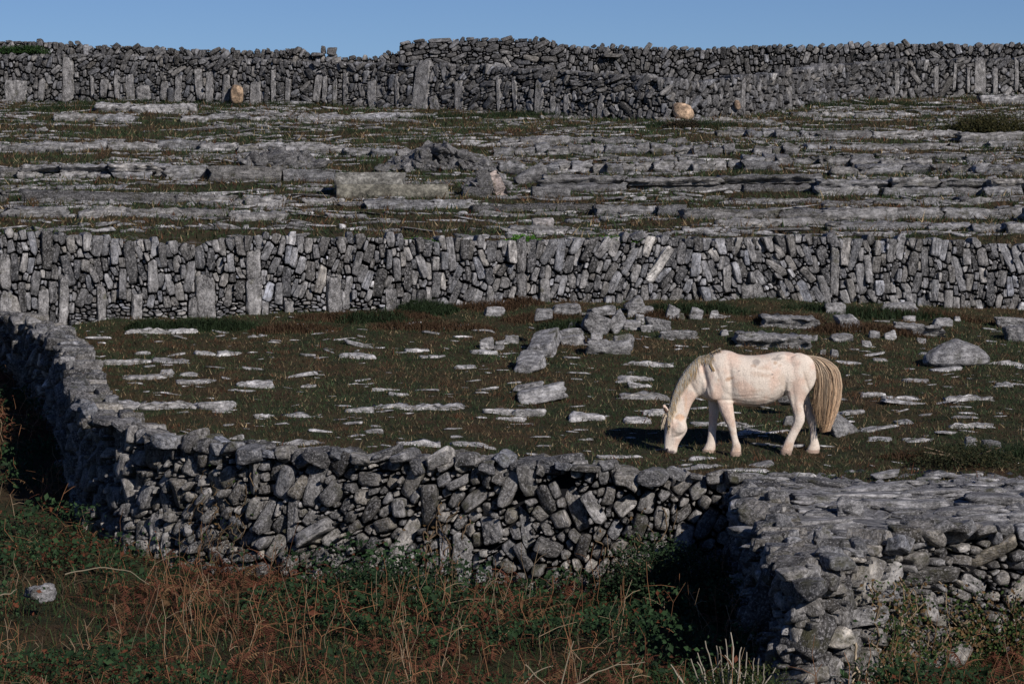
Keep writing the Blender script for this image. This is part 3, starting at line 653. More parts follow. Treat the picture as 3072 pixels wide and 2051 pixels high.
boulder(1678, 1756, 1000, 1034, 'lower flaky slab right of the end-on block', 'flaky_slab', 'rock slab', tone=.3, rot=(0, -.2, 0), depth=.6, seed=43)
boulder(1752, 1902, 1016, 1062, 'thick bedded slab with deep horizontal splits, right of the end-on blocks', 'bedded_slab', 'rock slab', kind='block', depth=.6, rot=(0, .04, 0), tone=.25, seed=45, layers=3)
boulder(1840, 1905, 1000, 1046, 'angular grey stone on right end of the thick bedded slab', 'angular_stone', 'stone', tone=.25, seed=47, base=1056)
boulder(1772, 1808, 998, 1014, 'small pale brick-like stone on top of the thick bedded slab', 'stone', 'stone', tone=.3, seed=48, base=1036, boxy=.05)
boulder(1742, 1845, 935, 1004, 'long dark block slanting down to the right in the rock pile', 'fallen_block', 'stone', kind='rock', depth=.5, rot=(0, .45, .1), tone=.19, seed=51, boxy=.06, cuts=2)
boulder(1822, 1880, 925, 1000, 'grey block slanting steeply beside the long dark block', 'fallen_block', 'stone', kind='rock', depth=.6, rot=(0, .9, 0), tone=.25, seed=53, boxy=.06, cuts=2)
boulder(1760, 1850, 915, 945, 'flat slab bridging the top of the rock pile', 'fallen_slab', 'rock slab', rot=(0, -.15, 0), tone=.26, seed=55, boxy=.08, base=962)
boulder(1700, 1748, 965, 985, 'low smooth slab at the left foot of the rock pile', 'fallen_slab', 'rock slab', tone=.22, seed=56)
boulder(1650, 1745, 908, 942, 'broad slab leaning at the foot of the middle wall, left of the pile', 'fallen_slab', 'rock slab', rot=(.2, -.1, 0), tone=.24, seed=57)
boulder(1870, 1935, 885, 930, 'slab leaning up to the right against the middle wall above the pile', 'fallen_slab', 'rock slab', rot=(0, -.6, 0), tone=.25, seed=58, base=944)
boulder(1900, 1965, 915, 940, 'flat pale slab right of the leaning slab at the wall foot', 'fallen_slab', 'rock slab', tone=.27, seed=59)
boulder(1880, 1912, 928, 952, 'small pointed pale stone in the rock pile', 'stone', 'stone', tone=.33, seed=60)
boulder(1900, 1935, 940, 972, 'rounded pale stone at the right of the rock pile', 'stone', 'stone', tone=.3, seed=61)
boulder(1862, 1925, 958, 990, 'crumbly pale block below the rounded stone of the pile', 'stone', 'stone', tone=.3, seed=62)
boulder(1920, 1962, 974, 996, 'lowest crumbly stone at the right foot of the pile', 'stone', 'stone', tone=.28, seed=63)
boulder(1935, 2014, 948, 992, 'flat-topped bluish block just right of the rock pile', 'flat_block', 'stone', tone=.21, seed=64, rot=(0, .12, 0), depth=.8)
boulder(1970, 2096, 989, 1016, 'long low bluish slab right of the rock pile', 'low_slab', 'rock slab', tone=.24, seed=65, depth=.5)
boulder(1994, 2042, 912, 958, 'upright speckled pale block at the foot of the middle wall', 'pale_block', 'stone', tone=.33, rot=(0, .4, 0), seed=66, boxy=.06, cuts=2)
boulder(2030, 2055, 938, 958, 'small grey stone beside the speckled pale block', 'stone', 'stone', tone=.24, seed=67)
boulder(2066, 2112, 920, 958, 'grooved square block at the foot of the middle wall', 'grooved_block', 'stone', tone=.26, rot=(0, .3, 0), seed=68, boxy=.05, cuts=1)
boulder(2124, 2158, 930, 954, 'small white ribbed stone right of the grooved block', 'stone', 'stone', tone=.36, seed=69)
boulder(1450, 1516, 918, 948, 'hollowed pale rock half sunk in bracken below the middle wall', tone=.32, seed=70, cuts=6)
boulder(1438, 1482, 1010, 1046, 'pale angular stone left of the end-on blocks', 'stone', 'stone', tone=.36, seed=71)
boulder(1484, 1517, 1018, 1034, 'upper small grey stone beside the pale angular stone', 'stone', 'stone', tone=.26, seed=72)
boulder(1481, 1514, 1034, 1050, 'lower small rounded stone beside the pale angular stone', 'stone', 'stone', tone=.2, seed=73, cuts=1)
boulder(1512, 1557, 1004, 1028, 'cube shaped pale stone left of the big end-on block', 'stone', 'stone', tone=.32, seed=74, boxy=.05)
boulder(1550, 1706, 1144, 1206, 'tilted wedge-shaped slab with a dark hollow under its left end', 'wedge_slab', 'rock slab', kind='rock', depth=.55, rot=(0, -.22, .1), tone=.32, seed=75, boxy=.16, cuts=4)
boulder(1538, 1632, 1142, 1170, 'thin tilted sliver behind the wedge-shaped slab', 'thin_slab', 'rock slab', rot=(0, -.2, 0), tone=.25, seed=76, depth=.4, base=1176)
boulder(2506, 2606, 942, 986, 'peaked pale boulder below the middle wall on the right', tone=.3, seed=80, boxy=.25, cuts=4)
boulder(2274, 2462, 940, 986, 'long ragged slab below middle wall, above the pony\'s rump', 'long_slab', 'rock slab', kind='block', depth=.7, rot=(0, .05, 0), tone=.25, seed=81)
boulder(2198, 2440, 992, 1046, 'long thick pitted slab just behind the back of the pony', 'long_slab', 'rock slab', kind='block', depth=.9, rot=(.0, .05, 0), tone=.25, seed=82)
boulder(2160, 2188, 988, 1006, 'small pale stone at the left end of the thick pitted slab', 'stone', 'stone', tone=.34, seed=83)
boulder(2425, 2455, 1004, 1022, 'small pale stone at the right end of the thick pitted slab', 'stone', 'stone', tone=.34, seed=84)
boulder(2488, 2564, 998, 1024, 'pale oval boulder below the peaked boulder', tone=.34, seed=85)
boulder(2606, 2642, 990, 1012, 'dull small stone left of the white square stone', 'stone', 'stone', tone=.28, seed=86)
boulder(2652, 2692, 988, 1018, 'white square stone above the large smooth boulder', 'stone', 'stone', tone=.4, seed=87, rot=(0, -.3, 0))
boulder(2668, 2846, 964, 1010, 'long smooth slab sloping down to the right, above the large boulder', 'long_slab', 'rock slab', kind='block', depth=.6, rot=(0, .1, 0), tone=.24, seed=88)
boulder(2800, 2860, 952, 978, 'peaked flake at the upper right under the middle wall', 'stone', 'stone', tone=.3, seed=89)
boulder(2706, 2750, 946, 962, 'small flat pale stone under the middle wall at right', 'stone', 'stone', tone=.33, seed=90)
boulder(2980, 3090, 948, 982, 'slab cut by the right edge of the picture under the middle wall', 'edge_slab', 'rock slab', tone=.25, seed=91)
boulder(3012, 3110, 972, 1024, 'dark boulder at the right edge below the cut-off slab', tone=.21, seed=92)
boulder(2490, 2516, 1046, 1070, 'tiny bluish cube of stone right of the pony\'s rump', 'stone', 'stone', tone=.27, seed=93)
boulder(2460, 2478, 1050, 1062, 'tiny pale pebble left of the bluish cube of stone', 'stone', 'stone', tone=.36, seed=94)
boulder(2585, 2618, 1020, 1036, 'small flat stone below the pale oval boulder', 'stone', 'stone', tone=.33, seed=96)
boulder(2750, 2782, 1012, 1028, 'small white stone just above the left shoulder of the large boulder', 'stone', 'stone', tone=.38, seed=97)
boulder(2894, 2934, 1308, 1350, 'upright pale stone at lower right of the field', 'upright_rock', 'stone', tone=.34, seed=98, boxy=.1)
boulder(2945, 3010, 1318, 1352, 'dark broken slabs right of the upright pale stone', 'broken_slab', 'rock slab', tone=.15, seed=99)
boulder(2970, 3028, 1348, 1380, 'dark cracked stone in scrub at the lower right of the field', 'cracked_stone', 'stone', tone=.16, seed=100)
boulder(60, 165, 1810, 1856, 'whitish rock lying in the bracken at lower left', tone=.27, seed=101, y0=24, y1=31.5, lift=.22, depth=.8, cuts=6, boxy=.3, rough=.09)
boulder(2860, 2884, 950, 962, 'tiny pale stone right of the peaked flake', 'stone', 'stone', tone=.35, seed=95)
boulder(2474, 2540, 905, 940, 'squarish block standing at the foot of the middle wall, right of centre', 'foot_block', 'stone', tone=.26, seed=104, y0=48, y1=50.3, boxy=.06)
boulder(2638, 2760, 905, 938, 'long smooth boulder built into the foot of the middle wall', 'foot_boulder', 'stone', tone=.27, seed=105, y0=48, y1=50.3)

# boulders of another colour at the far wall
def at_wall(x0, x1, r0, r1, rib, label, name, cat, mat, tone, out=.22, **kw):
    s_ = s_of(rib, (x0 + x1) / 2); q = rib.at(s_); k = px_at(q[1] - out); x = ((x0 + x1) / 2 - CX) / k; y = q[1] - out
    h = (r1 - r0) / k; L = (x1 - x0) / k; mb = MB(); kk = dict(seed=int(x0), cuts=2, boxy=.15, rough=.02); kk.update(kw); sd_ = kk.pop('seed')
    P, F = rock_verts((L, min(.7, L), h * 1.1), sd_, 3, **kk)
    if mat is M_ORANGE: D_, F = ICO[3]; P = np.sign(D_) * abs(D_) ** .85 * (1 + .07 * noise(D_, 1.5, int(x0) % 40, 3))[:, None]; P[:, 0] += .25 * P[:, 2] * (-1 if x0 > 2000 else 0)
    P *= np.array([L, min(.7, L), h]) / (P.max(0) - P.min(0)); P[:, 2] -= P[:, 2].min()
    mb.add(P, F, tone, P + sd_ % 13); o = mb.obj(name, mat, smooth_shade=True); o.location = (x, y, (CY - r1) / k); tag(o, label, cat); return o
at_wall(2016, 2082, 308, 366, RA, 'large rounded pale orange boulder at the foot of the far wall', 'orange_boulder', 'boulder', M_ORANGE, (.40, .285, .19), .5, boxy=.35, cuts=7)
at_wall(690, 730, 254, 314, RA, 'tall orange boulder set in foot of the far wall, on the left', 'orange_boulder', 'boulder', M_ORANGE, (.26, .185, .12), .2, boxy=.3, cuts=6)
at_wall(2202, 2222, 300, 330, RA, 'small orange stone set in the far wall beside a standing slab', 'orange_stone', 'stone', M_ORANGE, (.28, .20, .14), .2, boxy=.3, cuts=6)
at_wall(930, 975, 158, 172, RB, 'low block lying on the skyline wall, left of the raised stretch', 'skyline_block', 'stone', M_FAR, grey(.12), .0)
at_wall(962, 978, 138, 164, RB, 'thin block standing upright on the skyline wall', 'skyline_block', 'stone', M_FAR, grey(.12), .0)
at_wall(980, 1012, 142, 170, RB, 'broad dark block sitting on the skyline wall beside the thin upright one', 'skyline_block', 'stone', M_FAR, grey(.11), .0)
at_wall(1800, 1872, 163, 174, RD, 'long pale lintel stone in the skyline wall', 'lintel_stone', 'stone', M_FAR, grey(.26, .5), .04)

# ------------------------------------------------------------------ terraces of limestone between the two walls
def ledge(x0, x1, r0, r1, tone=.24, bl=(0.8, 1.8), depth=.9, rows=1, y0=50.5, y1=93, layers=3, sag=6, rough=.03, gapp=.12, warm=0.0):
    """a long outcrop running across the slope, broken into blocks; x0..x1 and r0..r1 as seen in the photograph"""
    seed = int(x0 * 3 + r0 * 11); g = np.random.default_rng(seed); mb = MB()
    pm = hit((x0 + x1) / 2, r1, y0, y1); k = px_at(pm[1])
    for rr in range(rows):
        f = x0; hr = (r1 - r0) / rows
        while f < x1 - 6:
            l = g.uniform(*bl) * k; l = min(l, x1 - f)
            if x1 - f - l < 0.3 * k: l = x1 - f
            dr = sag * math.sin((f + l / 2) * .006 + seed) + g.normal() * 1.0
            b_ = r1 - rr * hr + dr; p = hit(f + l / 2, b_ if rr == 0 else r1 + dr, y0, y1)
            h = hr / px_at(p[1]); L = l / px_at(p[1]); lift = (rr * hr) / px_at(p[1])
            if g.random() > gapp or rows > 1 or f == x0:
                hh = h * g.uniform(.82, 1.08); W = depth * g.uniform(.7, 1.2); bur = .22 if rr == 0 else 0.02
                add_block(mb, (p[0], p[1] + W / 2 + rr * .10, p[2] + lift + (hh - bur) / 2), (L * .985, W, hh + bur), (g.normal() * .01, g.normal() * .012, g.normal() * .03),
                          seed=int(g.integers(1e6)), tone=max(.07, g.normal(tone * 1.0, .04)), warm=warm + g.normal() * .2, rough=rough * 1.3, layers=layers)
            f += l
    o = mb.obj('limestone_ledge', M_LEDGE); tag(o, kind='structure'); return o
L_ = ledge
L_(290, 585, 308, 336, .34, (.9, 2.2)); L_(160, 292, 334, 358, .33); L_(290, 620, 340, 366, .34, (1, 2.4)); L_(618, 742, 340, 358, .24); L_(750, 1024, 336, 346, .3, layers=2); L_(752, 1060, 354, 367, .3, layers=2); L_(1056, 1310, 340, 362, .3)
L_(0, 1030, 428, 456, .29, (.4, 1.3), gapp=.05, rough=.05); L_(1030, 1240, 440, 462, .26, (.4, 1.2)); L_(50, 176, 489, 533, .30, (.35, 1.1), rows=2); L_(176, 500, 489, 536, .30, (.35, 1.2), rows=2, sag=2); L_(502, 628, 500, 540, .27, (1.2, 1.6), rows=1, sag=1)
L_(0, 60, 500, 530, .2); L_(626, 1000, 500, 545, .13, (1.6, 3.2), layers=1, sag=1, gapp=0, rough=.015); L_(738, 852, 510, 543, .36, (1.6, 1.8), depth=.6, layers=1, y1=60.5, sag=0, gapp=0)
L_(60, 524, 578, 612, .13, (1.5, 3.2), layers=1, sag=2, gapp=0, rough=.015); L_(520, 700, 590, 617, .22, (.8, 1.6)); L_(700, 820, 592, 614, .22); L_(0, 190, 617, 646, .22, (1.2, 2.0), layers=1); L_(236, 312, 628, 652, .22, (.6, .8)); L_(304, 375, 624, 650, .26, (1, 1.2), gapp=0); L_(375, 680, 626, 650, .2, (1.4, 2.2), layers=1)
L_(680, 852, 631, 660, .27, (.7, 1.4), layers=1, gapp=0); L_(905, 1030, 603, 622, .27); L_(0, 430, 553, 566, .27, (.3, 1)); L_(1085, 1416, 604, 634, .32, (1.2, 2.4), layers=2, gapp=0); L_(1414, 1790, 612, 634, .12, (1.5, 2.5), layers=1, gapp=0, sag=1); L_(1530, 1700, 622, 642, .31, (.9, 1.4), y1=55.8); L_(1788, 2060, 618, 650, .2, (1, 2.2), layers=2)
L_(1500, 2060, 414, 436, .24, (.3, .9), gapp=.04, rough=.06); L_(1480, 2080, 440, 468, .22, (.25, .6), gapp=.02, rough=.08); L_(1500, 2340, 484, 516, .27, (.25, .6), gapp=.02, rough=.07); L_(1620, 2470, 526, 574, .18, (1.4, 3.2), rows=2, layers=2, sag=2, gapp=0)
L_(2454, 3072, 536, 588, .24, (.6, 1.7), rows=2, layers=2, sag=2); L_(2048, 2480, 625, 656, .19, (1, 2.4), layers=2); L_(2480, 3080, 626, 662, .25, (.8, 1.8), layers=2, gapp=.03); L_(2144, 2790, 662, 686, .2, (1.0, 2.4), layers=2, gapp=.05); L_(2790, 3080, 665, 692, .28, (.6, 1.2), gapp=0)
L_(2048, 2700, 690, 702, .3, (.8, 1.8), layers=1); L_(1600, 2010, 692, 703, .3, (.5, 1)); L_(2400, 3080, 396, 422, .26, (1.2, 3.0), layers=3, gapp=.04); L_(2374, 2660, 332, 350, .26, (.8, 1.6)); L_(2945, 3080, 290, 320, .3); L_(2420, 3080, 428, 446, .22, (.6, 1.8)); L_(2200, 3080, 596, 612, .24, (.8, 2))
L_(2150, 2500, 392, 412, .18, (.2, .5), gapp=0, rough=.08); L_(2050, 2400, 432, 462, .18, (.2, .5), rough=.08); L_(2500, 3080, 500, 526, .2, (.4, 1.1), rough=.06); L_(1800, 2120, 470, 484, .2, (.3, .7)); L_(2560, 3072, 466, 484, .2, (.5, 1.4)); L_(2230, 2800, 470, 500, .22, (.3, .8), rough=.07)
L_(2760, 3072, 340, 352, .27); L_(1960, 2330, 352, 362, .28, (.4, 1)); L_(-200, 0, 500, 540, .28); L_(3080, 3500, 536, 588, .24); L_(3080, 3500, 626, 662, .25); L_(-400, 0, 428, 456, .28); L_(-400, 0, 578, 612, .16)

def rubble():
    """thin beds of broken rock that follow the contour, most of them a hand high"""
    mb = MB(); g = np.random.default_rng(5); ys = []; y = 51.5
    while y < 91: ys.append(y); y += g.uniform(.24, .6) * (1 + (y - 51) / 60)
    for yk in ys:
        x = -0.30 * yk; ph = g.random() * 50
        while x < 0.30 * yk:
            l = float(np.exp(g.normal(-1.45, .6))); l = min(l, 1.3)
            m = noise(np.array([[x * .8, yk * 2.5, ph]]), .8, 12, 2)[0]
            if m > -.10:
                yy = yk + .30 * math.sin(x * .35 + ph) + g.normal() * .08; z = H(np.array([x]), np.array([yy]))[0]; h = g.uniform(.015, .045) * (1 + .6 * (m > .45)); W = g.uniform(.08, .22)
                add_rock(mb, (x + l / 2, yy, z + h * .25), (l * 1.1, W, h * 1.6), (g.normal() * .08, g.normal() * .07, g.normal() * .25), seed=int(g.integers(1e6)),
                         tone=(.42 if g.random() < .22 else max(.08, g.normal(.22, .08))), lvl=2 if l > .3 else 1, cuts=3, boxy=.22, rough=.07)
                x += l * g.uniform(.9, 1.3)
            else: x += g.uniform(.2, .6)
    o = mb.obj('terrace_rubble', M_SLAB); tag(o, 'countless thin pieces of pale limestone in beds across the upper slope', 'rock debris', kind='stuff')
    # small bits in the pony's field
    mb = MB()
    for i in range(1250):
        yy = g.uniform(33.5, 49.3); x = g.uniform(-.32, .32) * yy
        if inside_poly(np.array([x]), np.array([yy]))[0] or (x > 2.3 and yy < 34.5): continue
        z = H(np.array([x]), np.array([yy]))[0]; l = float(np.exp(g.normal(-2.5, .5))); h = l * g.uniform(.10, .26)
        add_rock(mb, (x, yy, z + h * .18), (l * 1.7, l * g.uniform(.5, .9), h), (g.normal() * .1, g.normal() * .1, g.normal() * .4), seed=int(g.integers(1e6)), tone=max(.15, g.normal(.46, .08)), lvl=2 if l > .15 else 1, cuts=3, boxy=.2, rough=.06)
    o = mb.obj('scattered_stones', M_SLAB); tag(o, 'many small bits of pale limestone scattered over the pony\'s field', 'stones', kind='stuff')
rubble()
def pile(x0, x1, r0, r1, n, label, tone, size=(.12, .3), y0=55, y1=80, seed=3):
    g = np.random.default_rng(seed); mb = MB(); p0 = hit((x0 + x1) / 2, r1, y0, y1); k = px_at(p0[1])
    for i in range(n):
        u = g.uniform(-1, 1); v = g.random() ** 1.2; hh = (r1 - r0) / k * (1 - abs(u) ** 1.6)
        s_ = g.uniform(*size)
        add_rock(mb, (u * (x1 - x0) / 2 / k, g.uniform(0, 1.0) + v * .4, v * hh), (s_ * g.uniform(1, 1.9), s_, s_ * g.uniform(.35, .8)), (g.normal() * .3, g.normal() * .45, g.random() * 3), seed=int(g.integers(1e6)), tone=max(.05, g.normal(tone, .03)), lvl=3, cuts=6, boxy=.22, rough=.07)
    o = mb.obj('stone_heap', M_LEDGE); o.location = p0; tag(o, label, 'stone heap'); return o
pile(1150, 1480, 440, 512, 300, 'large dark heap of tumbled stones in the middle of the terraces', .13, (.14, .34), 58, 70, 3)
pile(712, 960, 455, 502, 130, 'smaller dark heap of stones left of the large heap', .12, (.14, .34), 58, 72, 4)
pile(1395, 1530, 500, 560, 110, 'pile of rough pale stones behind the leaning slab', .20, (.12, .25), 56, 64, 6)
def made_block(x0, x1, r0, r1, label, name, cat, mat, tone, depth=.8, rot=(0, 0, 0), y0=52, y1=66, layers=0, rough=.012, base=None):
    p = hit((x0 + x1) / 2, base or r1, y0, y1); k = px_at(p[1]); L = (x1 - x0) / k; h = (r1 - r0) / k; mb = MB()
    P, F = block_verts((L, depth, h + .12), int(x0), rough=rough, layers=layers, cell=.08); P[:, 1] += depth / 2; P = P @ rotm(*rot).T; P[:, 2] += h / 2 - .06 + ((base or r1) - r1) / k
    mb.add(P, F, tone, P + x0 % 17); o = mb.obj(name, mat); o.location = p; tag(o, label, cat); return o
made_block(1002, 1210, 516, 560, 'old concrete trough wall, upper left part with a pale patch', 'trough_wall', 'trough', M_CONC, (.17, .165, .15), 1.0, base=590, rough=.008)
o_ = made_block(1008, 1344, 552, 592, 'long low rough concrete side of the old trough', 'trough_side', 'trough', M_CONC, (.135, .128, .105), .5, rough=.006)
made_block(1390, 1468, 560, 588, 'dark smooth block right of the concrete trough', 'dark_block', 'stone block', M_LEDGE, grey(.09), .5)
made_block(1592, 1708, 560, 598, 'dark squared block with a broken white upper edge', 'dark_block', 'stone block', M_LEDGE, grey(.12), .6)
made_block(1434, 1478, 506, 580, 'dark slab leaning to the right on the terraces', 'leaning_slab', 'stone block', M_LEDGE, grey(.10), .4, rot=(0, -.25, 0), base=589)
made_block(1474, 1512, 512, 584, 'pinkish pale slab leaning beside the dark leaning slab', 'leaning_slab', 'stone block', M_LEDGE, (.34, .28, .25), .3, rot=(0, -.45, 0), base=590, rough=.006)
made_block(1596, 1660, 564, 576, 'white broken crust along the top of the dark squared block', 'white_crust', 'stone block', M_SLAB, (.30, .28, .27), .5, base=602, y1=56.6)
made_block(1545, 1640, 505, 530, 'grey plank-like stone propped slantwise', 'propped_stone', 'stone block', M_LEDGE, grey(.2), .25, rot=(0, -.5, 0), base=552)

# ------------------------------------------------------------------ bare rock pavement behind the nearest wall
def pavement():
    """thin beds of bare limestone stepping up away from the nearest wall, each bed undercut"""
    g = np.random.default_rng(9); n = 10
    for i in range(n):
        t = i / (n - 1); y = 28.9 + 4.6 * t; r = 1640 - 196 * t ** .9; z = (CY - r) / px_at(y)
        x0 = 2.62 + .1 * g.normal(); x1 = (3.6 if i == 0 else 4.3 if i == 1 else 9.5); mb = MB(); x = x0; th = .06
        while x < x1:
            L = g.uniform(1.0, 3.2); L = min(L, x1 - x + .05); W = 1.2; dz = g.normal() * .014; dy = g.normal() * .10 + .16 * math.sin(x * .9 + i * 2)
            tilt_ = .010 + g.normal() * .008
            add_block(mb, (x + L / 2, y + dy + W / 2, z + dz - th / 2), (L * .985, W, th), (.035 + g.normal() * .01, tilt_, g.normal() * .05), seed=int(g.integers(1e6)), tone=g.normal(.24, .035), rough=.06, layers=2, cell=.06)
            add_block(mb, (x + L / 2, y + dy + .035 + W / 2, z + dz - th - .085), (L * 1.02, W, .19), (.03, 0, 0), seed=int(g.integers(1e6)), tone=.22, rough=.02, layers=2, cell=.08)
            x += L
        for q in range(26):
            xx = g.uniform(x0, x1); yy_ = y + g.uniform(0, .45); l = float(np.exp(g.normal(-1.9, .6)))
            add_rock(mb, (xx, yy_, z + (yy_ - y) * .07 + .01), (l * 1.8, l * .7, min(.09, l * .3)), (.05, g.normal() * .05, g.normal() * .3), seed=int(g.integers(1e6)), tone=max(.12, g.normal(.26, .08)), lvl=2, cuts=4, boxy=.2, rough=.05)
        o = mb.obj('rock_pavement', M_PAVE); tag(o, kind='structure')
pavement()
for i, (x0, x1, r0, r1, lb) in enumerate([(2510, 2600, 1488, 1552, 'rough block standing on the bare rock pavement'), (2440, 2500, 1575, 1632, 'small pinkish block beside the nearest wall on the pavement')]):
    boulder(x0, x1, r0, r1, lb, 'pavement_block', 'stone', tone=.22, seed=120 + i, y0=27, y1=33, lift=.0, cuts=8, boxy=.3, rough=.08)

# ------------------------------------------------------------------ the pony
def hx(cx, cy): return (cx / 856.5 - 1.0549, 1.4684 - cy / 856.5)      # side view measure -> metres
def loft(mb, rings, n=20, ex=2.3):
    """rings: (ax, az, bx, bz, half width, y) in side-view measure; closed tube through ellipses whose long axis is A-B"""
    V = []
    for ax, az, bx, bz, hw, yc in rings:
        A = np.array(hx(ax, az)); B = np.array(hx(bx, bz)); C_ = (A + B) / 2; D = (A - B) / 2
        for k in range(n):
            t = 2 * math.pi * k / n; c, s_ = math.cos(t), math.sin(t)
            c2 = math.copysign(abs(c) ** (2 / ex), c); s2 = math.copysign(abs(s_) ** (2 / ex), s_)
            p = C_ + D * c2; V.append((p[0], yc + hw * s2, p[1]))
    m = len(rings); F = []
    for r in range(m - 1):
        for k in range(n): F.append((r * n + k, r * n + (k + 1) % n, (r + 1) * n + (k + 1) % n, (r + 1) * n + k))
    F.append(tuple(range(n - 1, -1, -1))); F.append(tuple((m - 1) * n + k for k in range(n)))
    mb.add(np.array(V), F)
def blob(mb, cx, cy, rx, rz, ry, y, rot=0.0):
    D, F = ICO[3]; X, Z = hx(cx, cy); P = D * [rx / 856.5, ry, rz / 856.5]; P = P @ rotm(0, rot, 0).T; mb.add(P + [X, y, Z], F)
def leg(mb, y, rows, wk=.85):
    """rows: (left x, left y, right x, right y)"""
    rings = []
    for r in rows:
        x0, z0, x1, z1 = r[:4]; hw = (x1 - x0) / 856.5 / 2 * (r[4] if len(r) > 4 else wk); rings.append((x0, z0, x1, z1, hw, y + (r[5] if len(r) > 5 else 0)))
    loft(mb, rings, 16, 2.0)
def build_pony():
    base = hit(2200, 1368, 34, 38); oy = .16
    b = MB()
    loft(b, [(1800, 330, 1785, 450, .08, 0), (1775, 262, 1735, 560, .17, 0), (1700, 196, 1660, 600, .22, 0), (1620, 160, 1570, 610, .25, 0), (1540, 134, 1490, 600, .265, 0), (1450, 126, 1440, 625, .27, 0), (1350, 137, 1350, 680, .285, 0), (1250, 158, 1250, 718, .30, 0),
             (1150, 168, 1150, 732, .305, 0), (1050, 168, 1050, 727, .295, 0), (960, 152, 960, 715, .275, 0), (890, 122, 885, 700, .25, 0), (820, 110, 815, 690, .235, 0), (750, 118, 745, 680, .225, 0), (690, 140, 680, 668, .205, 0), (630, 175, 610, 640, .17, 0), (590, 190, 545, 600, .13, 0), (560, 200, 530, 570, .09, 0)], 24)
    loft(b, [(720, 125, 640, 640, .12, 0), (620, 172, 545, 615, .135, 0), (545, 192, 500, 640, .12, 0), (480, 235, 475, 680, .105, 0), (430, 286, 455, 715, .095, 0), (380, 345, 437, 760, .088, 0), (335, 415, 425, 800, .082, 0), (298, 480, 413, 835, .080, 0), (265, 555, 403, 862, .080, 0), (240, 630, 397, 885, .080, 0), (220, 700, 393, 905, .082, 0), (203, 770, 392, 925, .084, 0), (190, 815, 390, 940, .07, 0)], 22)
    loft(b, [(188, 800, 395, 870, .055, 0), (178, 835, 402, 905, .085, 0), (172, 870, 410, 940, .098, 0), (166, 915, 413, 970, .100, 0), (164, 960, 405, 1000, .094, 0), (164, 1005, 385, 1035, .082, 0), (162, 1050, 358, 1072, .068, 0), (160, 1095, 333, 1110, .058, 0), (158, 1135, 316, 1145, .052, 0), (158, 1170, 306, 1178, .052, 0), (162, 1200, 303, 1205, .052, 0), (175, 1225, 298, 1228, .046, 0), (200, 1243, 280, 1242, .028, 0)], 20, 2.5)
    blob(b, 320, 945, 75, 70, .022, -.088); blob(b, 320, 945, 75, 70, .022, .088); blob(b, 215, 928, 34, 26, .02, -.082); blob(b, 215, 928, 34, 26, .02, .082)
    blob(b, 195, 1190, 24, 22, .018, -.040); blob(b, 270, 1218, 30, 20, .03, -.01)
    # shoulders, chest, haunch, flank
    blob(b, 745, 470, 120, 190, .06, -.160, .35); blob(b, 745, 470, 120, 190, .06, .160, .35); blob(b, 815, 570, 85, 110, .045, -.160, -.3); blob(b, 640, 520, 80, 110, .12, 0)
    blob(b, 1630, 330, 165, 185, .08, -.185, .2); blob(b, 1630, 330, 165, 185, .08, .185, .2); blob(b, 1510, 450, 70, 110, .045, -.19, .3); blob(b, 1440, 190, 70, 40, .04, -.17)
    # near foreleg, far foreleg
    leg(b, -.13, [(700, 480, 900, 470, .55), (705, 560, 905, 555, .6), (716, 630, 898, 630, .62), (735, 700, 904, 700, .7), (758, 770, 912, 770, .75), (785, 830, 920, 830), (815, 890, 928, 885), (840, 935, 936, 930), (860, 985, 942, 978), (868, 1025, 945, 1018), (880, 1065, 955, 1058, .8), (888, 1110, 968, 1100, .8), (890, 1145, 985, 1135, .85), (886, 1175, 992, 1168, .8), (876, 1205, 990, 1195, .85), (872, 1222, 990, 1222, .9)])
    leg(b, .14, [(660, 520, 830, 520, .5), (650, 600, 810, 600, .6), (648, 680, 790, 680, .6), (652, 750, 778, 750, .7), (655, 820, 765, 820), (655, 890, 748, 890), (650, 945, 744, 945), (648, 990, 738, 985), (645, 1035, 735, 1030, .75), (638, 1080, 735, 1080, .7), (630, 1120, 736, 1125, .7), (615, 1150, 735, 1160, .75), (598, 1182, 730, 1190, .75), (585, 1205, 725, 1215, .8)])
    # near hind, far hind
    leg(b, -.145, [(1430, 320, 1805, 330, .5), (1445, 400, 1805, 420, .52), (1462, 480, 1782, 490, .55), (1475, 550, 1742, 545, .6), (1492, 610, 1702, 600, .65), (1512, 670, 1675, 655, .7), (1532, 720, 1664, 710, .75), (1550, 780, 1672, 770, .75), (1562, 830, 1684, 825, .75), (1558, 880, 1678, 885, .75), (1540, 935, 1650, 945, .75), (1512, 990, 1615, 1005, .7), (1485, 1045, 1588, 1060, .7), (1462, 1095, 1566, 1110, .75), (1445, 1135, 1560, 1150, .75), (1430, 1165, 1552, 1182, .75), (1422, 1185, 1545, 1205, .8)])
    leg(b, .15, [(1560, 480, 1760, 480, .6), (1610, 560, 1765, 560, .6), (1650, 630, 1752, 615, .7), (1668, 700, 1765, 680, .7), (1685, 760, 1790, 730, .75), (1702, 815, 1815, 790, .75), (1722, 865, 1830, 850, .75), (1742, 915, 1835, 905, .75), (1757, 965, 1834, 960, .75), (1762, 1020, 1838, 1015, .7), (1764, 1080, 1848, 1080, .7), (1762, 1130, 1860, 1125, .75), (1748, 1165, 1872, 1165, .75), (1730, 1195, 1875, 1195, .8), (1722, 1212, 1868, 1215, .8)])
    # ears
    for ye, dx in ((-.045, 0), (.055, 10)):
        loft(b, [(196 + dx, 832, 226 + dx, 812, .030, ye), (172 + dx, 800, 216 + dx, 785, .033, ye), (152 + dx, 765, 203 + dx, 752, .028, ye), (140 + dx, 730, 186 + dx, 722, .020, ye), (137 + dx, 706, 160 + dx, 704, .010, ye)], 12, 2.0)
